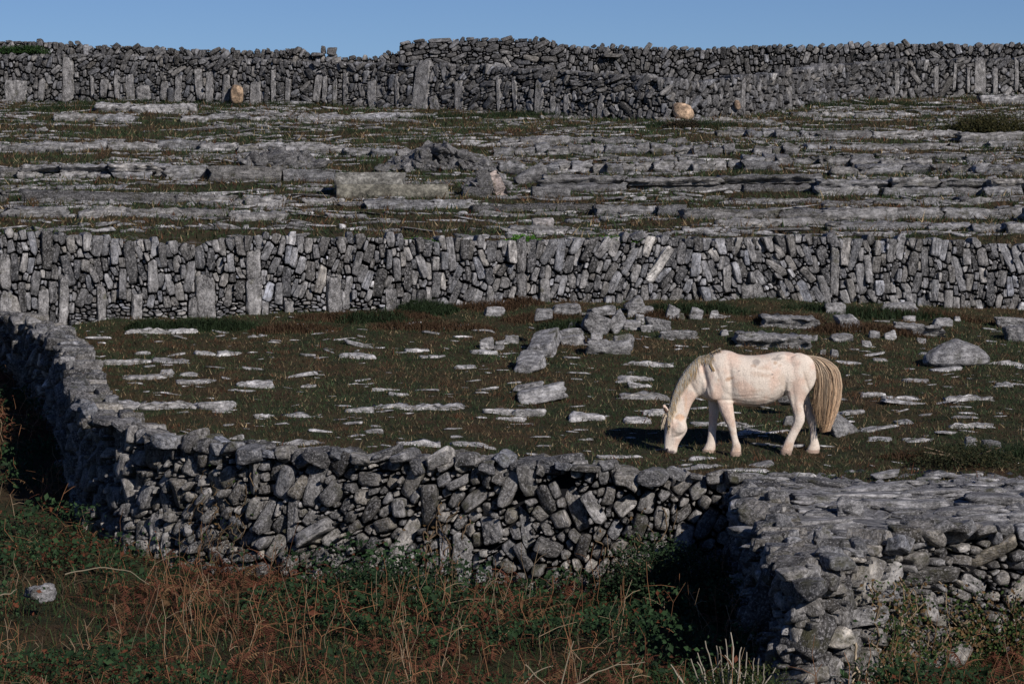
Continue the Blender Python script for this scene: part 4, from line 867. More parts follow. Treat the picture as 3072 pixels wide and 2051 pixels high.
    tmp = b.obj('tmp_body', M_STEM)
    md = tmp.modifiers.new('r', 'REMESH'); md.mode = 'VOXEL'; md.voxel_size = 0.0105
    ms = tmp.modifiers.new('s', 'SMOOTH'); ms.factor = 0.5; ms.iterations = 4
    dg = bpy.context.evaluated_depsgraph_get(); me = bpy.data.meshes.new_from_object(tmp.evaluated_get(dg)); bpy.data.objects.remove(tmp)
    me.name = 'pony'; nv = len(me.vertices); co = np.empty(nv * 3); me.vertices.foreach_get('co', co); co = co.reshape(-1, 3)
    n3 = noise(co * [1, 1, 1], 6.0, 31, 4); n4 = noise(co, 26.0, 33, 3)
    # creases where muscle groups meet, swellings between them
    for cx, cy, rx, ry, dp, ro in ((868, 420, 26, 170, .020, .1), (600, 400, 24, 190, .030, .25), (815, 650, 110, 14, .014, 0), (1458, 540, 20, 110, .030, -.05), (1712, 520, 14, 150, .016, .35), (1560, 640, 20, 120, .010, .1), (300, 1045, 60, 15, .014, .3), (232, 1005, 16, 50, .010, 0), (1080, 600, 150, 9, .006, .05), (1420, 250, 60, 30, .012, 0),
                              (700, 300, 20, 150, .012, .4), (470, 520, 20, 160, .012, .5), (405, 850, 40, 20, .016, 0), (900, 700, 60, 16, .010, 0), (1300, 640, 90, 10, .005, -.25), (1600, 170, 50, 20, .008, 0), (1000, 420, 12, 150, .002, .1), (1080, 420, 12, 160, .002, .1), (1160, 420, 12, 160, .002, .1), (1240, 420, 14, 140, .0015, .1),
                              (790, 480, 50, 90, -.012, .2), (680, 560, 40, 60, -.012, 0), (1600, 430, 60, 120, -.012, .2), (860, 760, 20, 90, -.006, .2), (1600, 740, 20, 80, -.006, .1), (260, 880, 14, 60, -.008, 0), (350, 940, 30, 60, -.008, 0)):
        X, Z0 = hx(cx, cy); dx = (co[:, 0] - X) * 856.5; dz = (co[:, 2] - Z0) * 856.5; c_, s_ = math.cos(ro), math.sin(ro); u = dx * c_ + dz * s_; v = -dx * s_ + dz * c_
        co[:, 1] -= np.sign(co[:, 1]) * dp * np.exp(-(u / rx) ** 2 - (v / ry) ** 2) * smooth(.01, .05, abs(co[:, 1]))
    me.vertices.foreach_set('co', co.ravel()); me.update()
    col = np.empty((nv, 4)); col[:] = (0.68, 0.59, 0.495, 1)
    pink = smooth(-.2, .6, n3); col[:, :3] *= (1 - .20 * pink[:, None] * np.array([.2, .8, 1.0]))
    def stain(cx, cy, rx, ry, c, k=.7, side=-1):
        X, Z = hx(cx, cy); d = np.hypot((co[:, 0] - X) / rx * 856.5, (co[:, 2] - Z) / ry * 856.5) + n3 * .55 + n4 * .45
        m = smooth(1.15, .45, d) * k * (1 if side is None else (co[:, 1] * side > -.02)); m = m[:, None]; col[:, :3] = col[:, :3] * (1 - m) + np.array(c) * m
    gr = (.22, .19, .17); br = (.36, .21, .12)
    for a_ in ((1250, 300, 70, 30, br, .3), (950, 480, 60, 40, br, .25), (1560, 260, 60, 40, gr, .2), (1680, 420, 40, 90, br, .2), (820, 760, 26, 60, gr, .3), (900, 900, 24, 60, br, .35), (1610, 760, 30, 60, br, .3), (1790, 880, 30, 70, br, .35), (600, 330, 40, 90, gr, .2), (480, 480, 50, 60, br, .2), (1150, 235, 34, 34, gr, .6), (1115, 272, 26, 14, br, .4), (1372, 205, 52, 18, gr, .6), (1355, 240, 26, 20, br, .6), (1400, 270, 26, 20, br, .35), (958, 328, 10, 9, gr, .8), (1320, 366, 16, 12, gr, .9), (1328, 400, 10, 18, br, .6), (870, 405, 60, 16, br, .6), (835, 430, 30, 20, br, .6), (738, 428, 14, 18, br, .6), (1180, 360, 90, 26, br, .3), (1250, 380, 60, 20, br, .35), (1420, 420, 40, 80, br, .25),
               (1080, 540, 130, 30, br, .25), (700, 590, 16, 60, br, .25), (1580, 900, 60, 70, gr, .25), (890, 1000, 40, 30, br, .35), (690, 960, 22, 60, br, .6), (690, 1030, 20, 50, gr, .35), (940, 1180, 50, 60, br, .35), (680, 1190, 50, 60, br, .3), (1500, 1150, 60, 50, br, .4), (1830, 1160, 50, 60, br, .4), (330, 840, 50, 34, (.62, .33, .15), .55), (395, 640, 24, 160, (.6, .34, .16), .35), (240, 760, 40, 110, (.60, .40, .16), .45), (250, 1060, 50, 30, gr, .25), (300, 1040, 40, 14, gr, .35),
               (245, 1222, 58, 26, (.10, .075, .08), .9), (190, 1205, 24, 26, (.12, .10, .11), .8), (1440, 590, 26, 50, gr, .6), (1000, 700, 160, 26, br, .2)): stain(*a_)
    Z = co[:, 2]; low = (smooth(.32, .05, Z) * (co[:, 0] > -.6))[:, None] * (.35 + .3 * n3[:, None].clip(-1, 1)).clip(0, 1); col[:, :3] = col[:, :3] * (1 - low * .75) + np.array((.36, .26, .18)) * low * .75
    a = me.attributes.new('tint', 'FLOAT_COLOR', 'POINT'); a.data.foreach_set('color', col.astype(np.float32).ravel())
    me.polygons.foreach_set('use_smooth', np.ones(len(me.polygons), bool))
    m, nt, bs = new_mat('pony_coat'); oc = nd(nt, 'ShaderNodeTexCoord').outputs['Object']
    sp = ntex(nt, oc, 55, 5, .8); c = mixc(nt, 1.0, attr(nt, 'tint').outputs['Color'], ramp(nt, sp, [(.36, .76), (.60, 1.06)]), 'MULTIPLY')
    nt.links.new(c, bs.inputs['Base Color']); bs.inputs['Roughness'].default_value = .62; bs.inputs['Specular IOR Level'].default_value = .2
    bs.inputs['Subsurface Weight'].default_value = 0.0
    bp = nd(nt, 'ShaderNodeBump', Strength=.5, Distance=.012); nt.links.new(ntex(nt, vscale(nt, oc, (1, 1, .4)), 60, 4, .6), bp.inputs['Height']); nt.links.new(bp.outputs[0], bs.inputs['Normal'])
    me.materials.clear(); me.materials.append(m)
    pony = bpy.data.objects.new('pony', me); COL.objects.link(pony); pony.location = (base[0], base[1] + oy, base[2])
    tag(pony, 'white pony with a tan mane and long tail, head down grazing', 'pony')
    # hooves
    hm, hnt, hb = new_mat('hoof_horn'); hb.inputs['Base Color'].default_value = (.30, .22, .17, 1); hb.inputs['Roughness'].default_value = .7
    for rows, y in (([(872, 1212, 990, 1205), (868, 1240, 994, 1240), (862, 1268, 998, 1264), (862, 1276, 996, 1276)], -.13), ([(584, 1196, 728, 1215), (574, 1228, 722, 1240), (568, 1246, 716, 1266), (572, 1256, 712, 1276)], .14),
                    ([(1422, 1180, 1545, 1198), (1414, 1208, 1540, 1218), (1410, 1228, 1534, 1238), (1412, 1252, 1528, 1256)], -.145), ([(1722, 1204, 1868, 1208), (1708, 1236, 1866, 1240), (1702, 1258, 1858, 1264), (1706, 1268, 1852, 1272)], .15)):
        mb = MB(); leg(mb, y, rows, .92); mb.obj('hoof', hm, pony, smooth_shade=True)
    dk, dn, db = new_mat('dark_eye'); db.inputs['Base Color'].default_value = (.012, .009, .008, 1); db.inputs['Roughness'].default_value = .15
    for sy in (-1, 1):
        mb = MB(); blob(mb, 208, 935, 17, 13, .014, sy * .104); mb.obj('eye', dk, pony, smooth_shade=True)
        mb = MB(); blob(mb, 190, 1188, 9, 13, .008, sy * .056, .3); mb.obj('nostril', dk, pony, smooth_shade=True)
    im, int_, ib = new_mat('inner_ear'); ib.inputs['Base Color'].default_value = (.07, .04, .025, 1)
    mb = MB(); P, F = ICO[3]; X, Z_ = hx(176, 765); q = P * [.019, .012, .045]; q = q @ rotm(0, -.55, 0).T; mb.add(q + [X, -.068, Z_], F); mb.obj('inner_ear', im, pony, smooth_shade=True)
    # hair
    from mathutils.bvhtree import BVHTree
    bv = BVHTree.FromPolygons([tuple(v) for v in co], [tuple(p.vertices) for p in me.polygons])
    g = np.random.default_rng(8)
    def surf(X, Z_):
        h = bv.ray_cast(Vector((X, -2, Z_)), Vector((0, 1, 0)))
        return h[0].y if h[0] is not None else None
    def strand(mb, pts, w0, c0, c1, wtip=.25):
        P = np.array(pts); n = len(P); T = np.gradient(P, axis=0); T /= np.linalg.norm(T, axis=1)[:, None] + 1e-9
        nv_ = np.array([g.normal() * .5, -1, g.normal() * .3]); S = np.cross(T, nv_); S /= np.linalg.norm(S, axis=1)[:, None] + 1e-9
        wd = w0 * (1 - (1 - wtip) * np.linspace(0, 1, n) ** 2)[:, None]
        V = np.concatenate([P - S * wd / 2, P + S * wd / 2]); F = [(i, i + 1, n + i + 1, n + i) for i in range(n - 1)]
        t = np.linspace(0, 1, n)[:, None]; cc = np.asarray(c0) * (1 - t) + np.asarray(c1) * t; mb.add(V, F, np.concatenate([cc, cc]))
    def resamp(L2, n):
        L2 = np.array(L2, float); d = np.concatenate([[0], np.cumsum(np.hypot(*np.diff(L2, axis=0).T))]); q = np.linspace(0, d[-1], n); return np.stack([np.interp(q, d, L2[:, 0]), np.interp(q, d, L2[:, 1])], 1)
    hairm = plant_material('horse_hair', .6, .12)
    inn = resamp([(1700, 195), (1750, 228), (1790, 290), (1812, 380), (1808, 470), (1795, 560), (1780, 660), (1768, 770)], 16)
    mid_ = resamp([(1705, 182), (1800, 205), (1860, 290), (1885, 400), (1892, 520), (1885, 680), (1875, 860), (1868, 1012)], 16)
    out_ = resamp([(1708, 168), (1830, 180), (1940, 215), (2030, 280), (2080, 370), (2096, 500), (2080, 650), (2045, 790), (2000, 900), (1968, 992)], 16)
    mb = MB()
    for i in range(1500):
        u = g.random() ** .85 * 1.0
        A, B, t = (inn, mid_, u / .45) if u < .45 else (mid_, out_, (u - .45) / .55)
        P = A * (1 - t) + B * t; ls = g.uniform(.82, 1.06) if g.random() < .7 else g.uniform(.5, .85)
        if .36 < u < .46 and g.random() < .7: ls *= .8
        m_ = min(16, max(5, int(16 * ls))); y0 = g.normal() * .045; wv = g.random() * 6; yy = [y0 * min(1, k / 4) + .006 * math.sin(k * .8 + wv) for k in range(m_)]
        wa = g.uniform(2, 13); xs_ = [P[k, 0] + wa * (k / 15) * math.sin(k * .55 + wv) + g.normal() * 1.2 for k in range(m_)]
        pull = 0
        pts = [(*[hx(xs_[k], P[k, 1])[0]], yy[k], hx(xs_[k], P[k, 1])[1]) for k in range(m_)]
        strk = .5 + .45 * math.sin(u * 31 + 2 * math.sin(u * 17)) + g.normal() * .25; top = np.array((.70, .57, .42)) * (1 if u > .5 else .75); lo = np.array((.46, .30, .175)) * (.5 + .8 * strk)
        c0 = top * (.6 + .4 * min(1.2, max(.2, strk))) ; c1 = lo * (.75 + .5 * (u > .55)) + (np.array((.16, .13, .10)) if u > .82 else 0)
        strand(mb, pts, g.uniform(.003, .008), c0, c1)
    # dock: solid root of the tail
    mb2 = MB(); loft(mb2, [(1700, 170, 1712, 215, .03, 0), (1755, 178, 1762, 262, .035, 0), (1820, 190, 1800, 320, .04, 0), (1880, 225, 1830, 380, .04, 0), (1925, 290, 1850, 440, .04, 0), (1950, 380, 1870, 500, .03, 0), (1960, 470, 1900, 560, .015, 0)], 14)
    o = mb.obj('tail', hairm, pony); mb2.v = [v for v in mb2.v]; mb2.col = [np.broadcast_to(np.array((.46, .33, .22), np.float32), c_.shape) for c_ in mb2.col]; mb2.obj('tail_dock', hairm, o, smooth_shade=True)
    mb = MB(); crest = resamp([(775, 92), (700, 128), (625, 168), (545, 184), (485, 230), (430, 286), (380, 345), (335, 412), (298, 478), (265, 553), (240, 630), (220, 700), (205, 765), (192, 815)], 200)
    for i in range(1050):
        u = g.random(); c_ = crest[int(u * 199)]; ln = g.uniform(90, 240) if u > .28 else g.uniform(35, 110)
        if u < .1: ln = g.uniform(15, 40)
        tx = c_[0] + (g.normal() * 18 - 20 * (u > .28) + (10 if u > .6 else 0)); tz = c_[1] + ln; tx = max(tx, c_[0] - 60 * (1 - u))
        pts = []; prev = 0.0
        for k in range(8):
            t = k / 7; xx = c_[0] + (tx - c_[0]) * t ** 1.3; zz = c_[1] - 6 + ln * t; X, Z_ = hx(xx, zz); ys_ = surf(X, Z_)
            yv = (ys_ - .012 - g.random() * .010) if ys_ is not None else prev - .012
            if k == 0: yv = min(0, yv) * .2
            prev = yv; pts.append((X, yv, Z_))
        q = g.random(); c0 = np.array((.50, .49, .46)) * g.uniform(.6, 1.1) if q < .68 else np.array((.46, .36, .20)) * g.uniform(.6, 1.1)
        c1 = c0 * [.95, .85, .7] if q < .55 else np.array((.50, .34, .17)) * g.uniform(.6, 1.1)
        strand(mb, pts, g.uniform(.004, .010), c0, c1)
    for i in range(46):      # lock hanging over the shoulder
        x0 = 628 + g.normal() * 7; pts = []
        for k in range(7):
            t = k / 6; X, Z_ = hx(x0 + 58 * t ** 1.4 + g.normal() * 2, 165 + 172 * t * g.uniform(.9, 1)); ys_ = surf(X, Z_); pts.append((X, (ys_ if ys_ is not None else -.03) - .014, Z_))
        strand(mb, pts, .009, np.array((.5, .42, .3)) * g.uniform(.7, 1.1), np.array((.40, .27, .13)) * g.uniform(.6, 1.1))
    mb.obj('mane', hairm, pony)
    mb = MB()
    for i in range(70):
        x0, z0 = 180 + g.normal() * 8, 812 + g.normal() * 10; ln = g.uniform(80, 165); yb = g.normal() * .03 - .02
        pts = [(*[hx(x0 - 46 * (k / 6) ** .7 + g.normal() * 1.5, z0 + ln * k / 6)[0]], yb * (1 + .3 * k / 6) - .01, hx(x0, z0 + ln * k / 6)[1]) for k in range(7)]
        strand(mb, pts, .007, np.array((.55, .45, .33)) * g.uniform(.6, 1.1), np.array((.5, .42, .32)) * g.uniform(.6, 1.1))
    mb.obj('forelock', hairm, pony)
    return pony
build_pony()

# ------------------------------------------------------------------ vegetation
def blades(mb, P, h, w_, col, lean=.35, g=RNG, two=False):
    """grass-like blades as thin triangles; P (n,3), h, w (n), col (n,3)"""
    n = len(P); az = g.random(n) * 6.283; S = np.stack([np.cos(az), np.sin(az), 0 * az], 1) * w_[:, None] / 2
    ln = g.normal(size=(n, 2)) * lean * h[:, None]; T = P + np.column_stack([ln, h])
    if not two:
        V = np.stack([P - S, P + S, T], 1).reshape(-1, 3); F = np.arange(3 * n).reshape(n, 3); mb.add(V, F, np.repeat(col, 3, 0)); return
    M_ = P + np.column_stack([ln * .3, h * .6]); V = np.stack([P - S, P + S, M_ + S * .8, M_ - S * .8, T + np.column_stack([ln * .2, -h * .12])], 1).reshape(-1, 3)
    i = np.arange(n)[:, None] * 5; mb.add(V, i + np.array([[0, 1, 2, 3]]), np.repeat(col, 5, 0))
    mb2v = np.zeros((0, 3)); F2 = (i + np.array([[3, 2, 4]])); mb.li.append((F2 + mb.n - 5 * n).ravel()); mb.lt.append(np.full(n, 3))
GREEN = np.array((.033, .052, .022)); DGREEN = np.array((.016, .028, .012)); BROWN = np.array((.088, .056, .031)); STRAW = np.array((.24, .185, .105)); RUST = np.array((.105, .040, .022))
def turf(name, label, ylo, yhi, n, hs, ws, seed, spread=.33, extra=None):
    g = np.random.default_rng(seed); y = g.uniform(ylo ** 2, yhi ** 2, n) ** .5; x = g.uniform(-spread, spread, n) * y
    keep = ~inside_poly(x, y) & (edge_dist(x, y) > .45); keep &= ~((x > 2.7) & (y < 33.7) & (noise(np.stack([x * .5, y * 2, 0 * x], 1), 1.2, 2, 2) < .35)); x, y = x[keep], y[keep]
    z = H(x, y); p = np.stack([x, y, z * 0], 1); a1 = noise(p, .55, 41, 4); a2 = noise(p, 4.2, 43, 3); a3 = g.random(len(x))
    t = smooth(-.05, .55, a1 * .9 + a2 * .8 + (a3 - .5) * .6)[:, None]; col = GREEN * (1 - t) + BROWN * t
    s_ = (a3 > .90)[:, None]; col = np.where(s_, STRAW, col); r_ = ((a2 > .35) & (g.random(len(x)) > .88))[:, None]; col = np.where(r_, RUST, col)
    col = col * g.uniform(.5, 1.6, (len(x), 1)) * (1 + .45 * noise(p, 7.0, 47, 2))[:, None]; h = g.uniform(*hs, len(x)) * (1 + .7 * np.clip(a2, 0, 1)); w_ = g.uniform(*ws, len(x))
    mb = MB(); h = h * np.where(g.random(len(x)) < .08, 1.9, 1.0); blades(mb, np.stack([x, y, z - .005], 1), h, w_, col, .6, g)
    o = mb.obj(name, M_PLANT); tag(o, label, 'grass', kind='stuff')
turf('short_grass', 'short green and brown turf of the pony\'s field', 33, 51.5, 290000, (.018, .06), (.008, .018), 3)
turf('hill_grass', 'brown and green turf between the limestone terraces', 51, 96, 280000, (.04, .12), (.015, .04), 4)
def tuft_band(name, label, spots, seed, col_a, col_b, hs=(.1, .3), ws=(.008, .016)):
    """rough growth at picture spots (x, row, half width, half depth px, count)"""
    g = np.random.default_rng(seed); mb = MB()
    for fx, fy, rx, ry, n, y0, y1 in spots:
        c = hit(fx, fy, y0, y1); k = px_at(c[1]); th = g.random(n) * 6.28; rr = np.sqrt(g.random(n)); x = c[0] + rr * np.cos(th) * rx / k; y = c[1] + rr * np.sin(th) * ry / k * 5
        z = H(x, y); t = g.random((n, 1)); col = (np.array(col_a) * (1 - t) + np.array(col_b) * t) * g.uniform(.6, 1.4, (n, 1)); h = g.uniform(*hs, n) * np.sqrt(1.05 - rr ** 2)
        blades(mb, np.stack([x, y, z], 1), h, g.uniform(*ws, n), col, .5, g, True)
    o = mb.obj(name, M_PLANT); tag(o, label, 'undergrowth', kind='stuff')
tuft_band('dead_bracken', 'rusty dead bracken at the foot of the middle wall', [(1100, 955, 230, 14, 3200, 45, 50), (1480, 925, 160, 14, 2600, 45, 50.5), (1620, 960, 120, 10, 1200, 44, 50), (2360, 962, 120, 14, 1500, 44, 51), (2600, 990, 200, 14, 2400, 43, 51), (1300, 985, 200, 10, 1800, 43, 50), (2750, 950, 260, 10, 1500, 44, 51.5), (880, 990, 140, 10, 1300, 43, 49), (2830, 1375, 200, 14, 1800, 34, 38), (1980, 955, 90, 12, 800, 44, 50)], 5, BROWN * .5 + RUST * .15, BROWN * .9, (.05, .20))
tuft_band('rough_grass', 'dark green rough growth along the foot of the walls', [(620, 985, 160, 12, 2600, 43, 48.5), (1280, 930, 100, 18, 2200, 45, 50), (1120, 960, 120, 12, 1200, 44, 49), (2100, 935, 180, 12, 1800, 45, 50), (2600, 950, 260, 12, 2000, 44, 51), (450, 985, 80, 10, 900, 43, 48), (1700, 985, 100, 8, 700, 42, 50), (2950, 1380, 200, 16, 2600, 34, 38), (600, 318, 600, 5, 3500, 80, 89), (1500, 350, 400, 5, 2500, 78, 89), (300, 330, 300, 6, 2000, 78, 89), (2060, 380, 180, 10, 2600, 75, 83), (2500, 320, 350, 6, 2200, 80, 91)], 6, DGREEN, GREEN * .9, (.08, .26))

def leaves(mb, C_, size, col, g, up=.6, cam_bias=.5):
    n = len(C_); N = g.normal(size=(n, 3)) * .55 + np.array([0, -cam_bias, up]); N /= np.linalg.norm(N, axis=1)[:, None]
    A = np.cross(N, g.normal(size=(n, 3))); A /= np.linalg.norm(A, axis=1)[:, None]; B = np.cross(N, A); L = size[:, None] / 2
    V = np.stack([C_ - A * L, C_ + B * L * .62 + N * L * .25, C_ + A * L * 1.05, C_ - B * L * .62 + N * L * .25], 1).reshape(-1, 3); i = np.arange(n)[:, None] * 4
    mb.add(V, np.concatenate([i + [[0, 2, 1]], i + [[0, 3, 2]]]), np.repeat(col, 4, 0))
def tube(mb, pts, r0, r1, col, n=5):
    P = np.array(pts, float); m = len(P); T = np.gradient(P, axis=0); T /= np.linalg.norm(T, axis=1)[:, None] + 1e-9
    U_ = np.cross(T, [0.31, .9, .12]); U_ /= np.linalg.norm(U_, axis=1)[:, None] + 1e-9; W_ = np.cross(T, U_); r = np.linspace(r0, r1, m)
    V = np.concatenate([P + (U_ * math.cos(6.283 * k / n) + W_ * math.sin(6.283 * k / n)) * r[:, None] for k in range(n)])
    i = np.arange(m - 1); F = np.concatenate([np.stack([k * m + i, ((k + 1) % n) * m + i, ((k + 1) % n) * m + i + 1, k * m + i + 1], 1) for k in range(n)]); mb.add(V, F, col)
def foreground():
    g = np.random.default_rng(17)
    def region(n, y0=22.5, y1=47, sp=.26, pref=None):
        y = g.uniform(y0 ** 2, y1 ** 2, n) ** .5; x = g.uniform(-sp, sp, n) * y; k = inside_poly(x, y) & (edge_dist(x, y) > .06); x, y = x[k], y[k]; return x, y
    def mound(x, y):     # height of the undergrowth
        p = np.stack([x, y, 0 * x], 1); d = edge_dist(x, y)
        return .16 + .22 * smooth(-.3, .6, noise(p, .75, 61, 3)) + .22 * smooth(1.8, .3, d) * smooth(-.1, .6, noise(p, 1.1, 62, 2)) * (x > -3.2)
    # green grass
    x, y = region(120000, 22.5, 36); p = np.stack([x, y, 0 * x], 1); a = noise(p, .7, 63, 3)
    near = smooth(28.5, 24.5, y); keep = g.random(len(x)) < .12 + .7 * near * smooth(-.6, .2, a); x, y, a, near = x[keep], y[keep], a[keep], near[keep]
    z = H(x, y); h = g.uniform(.12, .34, len(x)); t = g.random((len(x), 1)); col = (np.array((.020, .060, .020)) * (1 - t) + np.array((.05, .080, .026)) * t) * g.uniform(.5, 1.4, (len(x), 1))
    mb = MB(); blades(mb, np.stack([x, y, z], 1), h, g.uniform(.004, .009, len(x)), col, .6, g, True); o = mb.obj('tall_grass', M_PLANT); tag(o, 'dark green grass growing along the bottom of the picture', 'grass', kind='stuff')
    # bramble leaves in mounds
    x, y = region(210000, 22.5, 46); p = np.stack([x, y, 0 * x], 1); b = noise(p, .8, 71, 3) + .25 * (x > -3.0) * (x < 1.9) * (y > 29) + .35 * (x > -.4) * (y > 28.5) * (x < 1.9) - .10 * (x < -2) * (y < 31); keep = g.random(len(x)) < smooth(-.22, .35, b); x, y = x[keep], y[keep]
    m = mound(x, y) * 1.15; v = g.random(len(x)) ** .45; z = H(x, y) + m * v + .02; C_ = np.stack([x, y, z], 1); n = len(x); t = g.random((n, 1)); c = (np.array((.012, .028, .012)) * (1 - t) + np.array((.032, .066, .024)) * t) * g.uniform(.5, 1.4, (n, 1))
    rd = g.random(n) < .06; c[rd] = np.array((.12, .04, .02)) * g.uniform(.5, 1.2, (rd.sum(), 1)); mb = MB(); leaves(mb, C_, np.exp(g.normal(-3.15, .38, n)), c, g)
    o = mb.obj('bramble_leaves', M_PLANT); tag(o, 'dark green bramble leaves in low mounds below the front wall', 'brambles', kind='stuff')
    # dead bracken fronds and stalks
    mb = MB(); x, y = region(14000, 22.8, 46, .25); p = np.stack([x, y, 0 * x], 1); bw = noise(p, .55, 73, 3); keep = g.random(len(x)) < smooth(-.22, .30, bw + .42 * np.exp(-((x + 3.2) / 1.5) ** 2 - ((y - 28.5) / 3) ** 2) + .2 * np.exp(-((x + 1.3) / .8) ** 2 - ((y - 30) / 2) ** 2) - .25 * smooth(26, 24, y)); x, y = x[keep], y[keep]; z = H(x, y)
    for i in range(len(x)):
        h = g.uniform(.15, .52) * (1.15 if x[i] > -3.5 and y[i] > 29 else 1); az = g.random() * 6.28; d = np.array([math.cos(az), math.sin(az)]); m = 10; t = np.linspace(0, 1, m); reach = g.uniform(.15, .5)
        P = np.column_stack([x[i] + d[0] * reach * t ** 2, y[i] + d[1] * reach * t ** 2, z[i] + h * (t - .45 * t ** 3 * g.uniform(.5, 1.6))]); br_ = g.uniform(.55, 1.35); c = (np.array((.125, .048, .028)) if g.random() < .75 else np.array((.17, .10, .05))) * br_
        tube(mb, P, .0042, .002, c, 3)
        k = 14; tt = np.repeat(np.linspace(.32, .98, k), 2); B = np.stack([np.interp(tt, t, P[:, q]) for q in range(3)], 1); sd_ = np.tile([1, -1], k)[:, None]; nrm = np.array([-d[1], d[0], 0.0])
        ln = (1.05 - tt)[:, None] * g.uniform(.06, .17) * g.uniform(.5, 1.3, (2 * k, 1)); tip = B + nrm * sd_ * ln + np.column_stack([d[0] * ln[:, 0] * .35, d[1] * ln[:, 0] * .35, -ln[:, 0] * g.uniform(.1, .9, 2 * k)]); wv = np.array([d[0], d[1], .4]) * .008
        V = np.stack([B - wv, B + wv, tip], 1).reshape(-1, 3); mb.add(V, np.arange(6 * k).reshape(-1, 3), c * g.uniform(.8, 1.2))
    o = mb.obj('dead_bracken', M_PLANT); tag(o, 'tangled rust brown dead bracken in front of the front wall', 'bracken', kind='stuff')
    mb = MB(); x, y = region(3600, 23, 46, .25); z = H(x, y)
    for i in range(len(x)):
        if noise(np.array([[x[i], y[i], 0]]), .9, 75, 2)[0] < -.15: continue
        h = g.uniform(.25, .8) * (.7 if x[i] < -4 else 1); tl = g.normal(size=2) * .13 * h; k1 = g.normal(size=2) * .05; P = [(x[i], y[i], z[i]), (x[i] + tl[0] * .4 + k1[0], y[i] + tl[1] * .4, z[i] + h * .4), (x[i] + tl[0] * .75 - k1[0] * .4, y[i] + tl[1] * .8, z[i] + h * .75), (x[i] + tl[0] * 1.3, y[i] + tl[1] * 1.2, z[i] + h)]
        c = (np.array((.24, .12, .06)) if g.random() < .7 else np.array((.30, .22, .14))) * g.uniform(.4, 1.3); tube(mb, P, .0055, .003, c, 3)
        for q in range(g.integers(0, 3)):
            a = np.array(P[2 - (q % 2)]); e = a + np.array([g.normal() * .16, g.normal() * .1, g.uniform(-.02, .14)]); tube(mb, [a, (a + e) / 2 + [0, 0, .02], e], .0035, .002, c, 3)
    o = mb.obj('dead_stalks', M_STEM); tag(o, 'thin tan dead stalks standing among the undergrowth', 'dead stalks', kind='stuff')
    # earth-dark litter so the ground does not show bare
    x, y = region(60000, 22.5, 46); z = H(x, y); n = len(x); c = (np.array((.03, .02, .012)) + g.random((n, 1)) * np.array((.05, .03, .012))) * g.uniform(.5, 1.3, (n, 1)); mb = MB(); blades(mb, np.stack([x, y, z], 1), g.uniform(.05, .2, n), g.uniform(.006, .014, n), c, 1.0, g)
    o = mb.obj('leaf_litter', M_PLANT); tag(o, 'dark brown matted litter under the brambles', 'undergrowth', kind='stuff')
foreground()
def shrub(name, label, c, rad, n, cols, seed, sz=(.03, .06), stems=0, cat='shrub', stem_col=(.2, .15, .1)):
    g = np.random.default_rng(seed); root = empty(name, c); tag(root, label, cat)
    d = g.normal(size=(n, 3)); d /= np.linalg.norm(d, axis=1)[:, None]; d[:, 2] = abs(d[:, 2]); r = g.random(n) ** .4; lump = 1 + .3 * noise(d * 1.5, 1.5, seed, 3)
    C_ = d * (r * lump)[:, None] * np.array(rad); t = g.random((n, 1)); col = (np.array(cols[0]) * (1 - t) + np.array(cols[1]) * t) * g.uniform(.6, 1.35, (n, 1))
    mb = MB(); leaves(mb, C_, g.uniform(*sz, n), col, g); o = mb.obj('leaves', M_PLANT, root)
    for k in range(stems):
        mb = MB(); az = g.random() * 6.28; e = np.array([math.cos(az) * rad[0] * .7, math.sin(az) * rad[1] * .6, rad[2] * g.uniform(.5, .9)]); tube(mb, [(0, 0, -.05), e * .4 + [0, 0, .05], e], .012, .005, stem_col, 5); mb.obj('stem', M_STEM, root)
    return root
def at(fx, fy, y0, y1): return tuple(hit(fx, fy, y0, y1))
shrub('creeper', 'bright green creeper topping the middle wall, left of its centre right', tuple(R2.at(s_of(R2, 1572))[[0, 1]] + [0, .35]) + ((CY - 742) / px_at(49.9),), (.42, .25, .22), 1500, ((.03, .09, .012), (.07, .17, .02)), 3, (.03, .06), 2, 'creeper')
shrub('creeper', 'small bright green creeper on the middle wall, above the pony\'s shoulder', tuple(R2.at(s_of(R2, 1860))[[0, 1]] + [0, .35]) + ((CY - 728) / px_at(49.9),), (.6, .25, .13), 900, ((.03, .08, .012), (.06, .14, .02)), 4, (.03, .05), 2, 'creeper')
shrub('creeper', 'thin patch of green creeper on the middle wall, left of the brighter one', tuple(R2.at(s_of(R2, 1250))[[0, 1]] + [0, .3]) + ((CY - 728) / px_at(49.2),), (.4, .2, .1), 500, ((.02, .06, .012), (.05, .10, .02)), 5, (.03, .05), 2, 'creeper')
shrub('dark_shrub', 'low dark olive shrub on the upper right slope', at(2960, 398, 70, 88), (1.25, .8, .5), 5200, ((.018, .022, .008), (.05, .045, .015)), 6, (.04, .08), 5)
shrub('heather_clump', 'dark clump at the foot of the orange boulder by far wall', at(2050, 386, 70, 83), (.6, .4, .25), 1800, ((.015, .018, .01), (.04, .025, .015)), 7, (.03, .07), 3)
shrub('green_patch', 'green bush showing over the far wall at the upper left', (XY(60, 90.5)[0], 90.8, (CY - 160) / px_at(90.5)), (1.0, .4, .28), 2600, ((.012, .035, .010), (.03, .06, .015)), 8, (.04, .08), 3)
shrub('scrub_bush', 'dark green scrub at lower right of the field near the rock pavement', at(2900, 1395, 33.8, 37), (.75, .5, .28), 3600, ((.014, .024, .010), (.05, .045, .02)), 9, (.02, .04), 4)
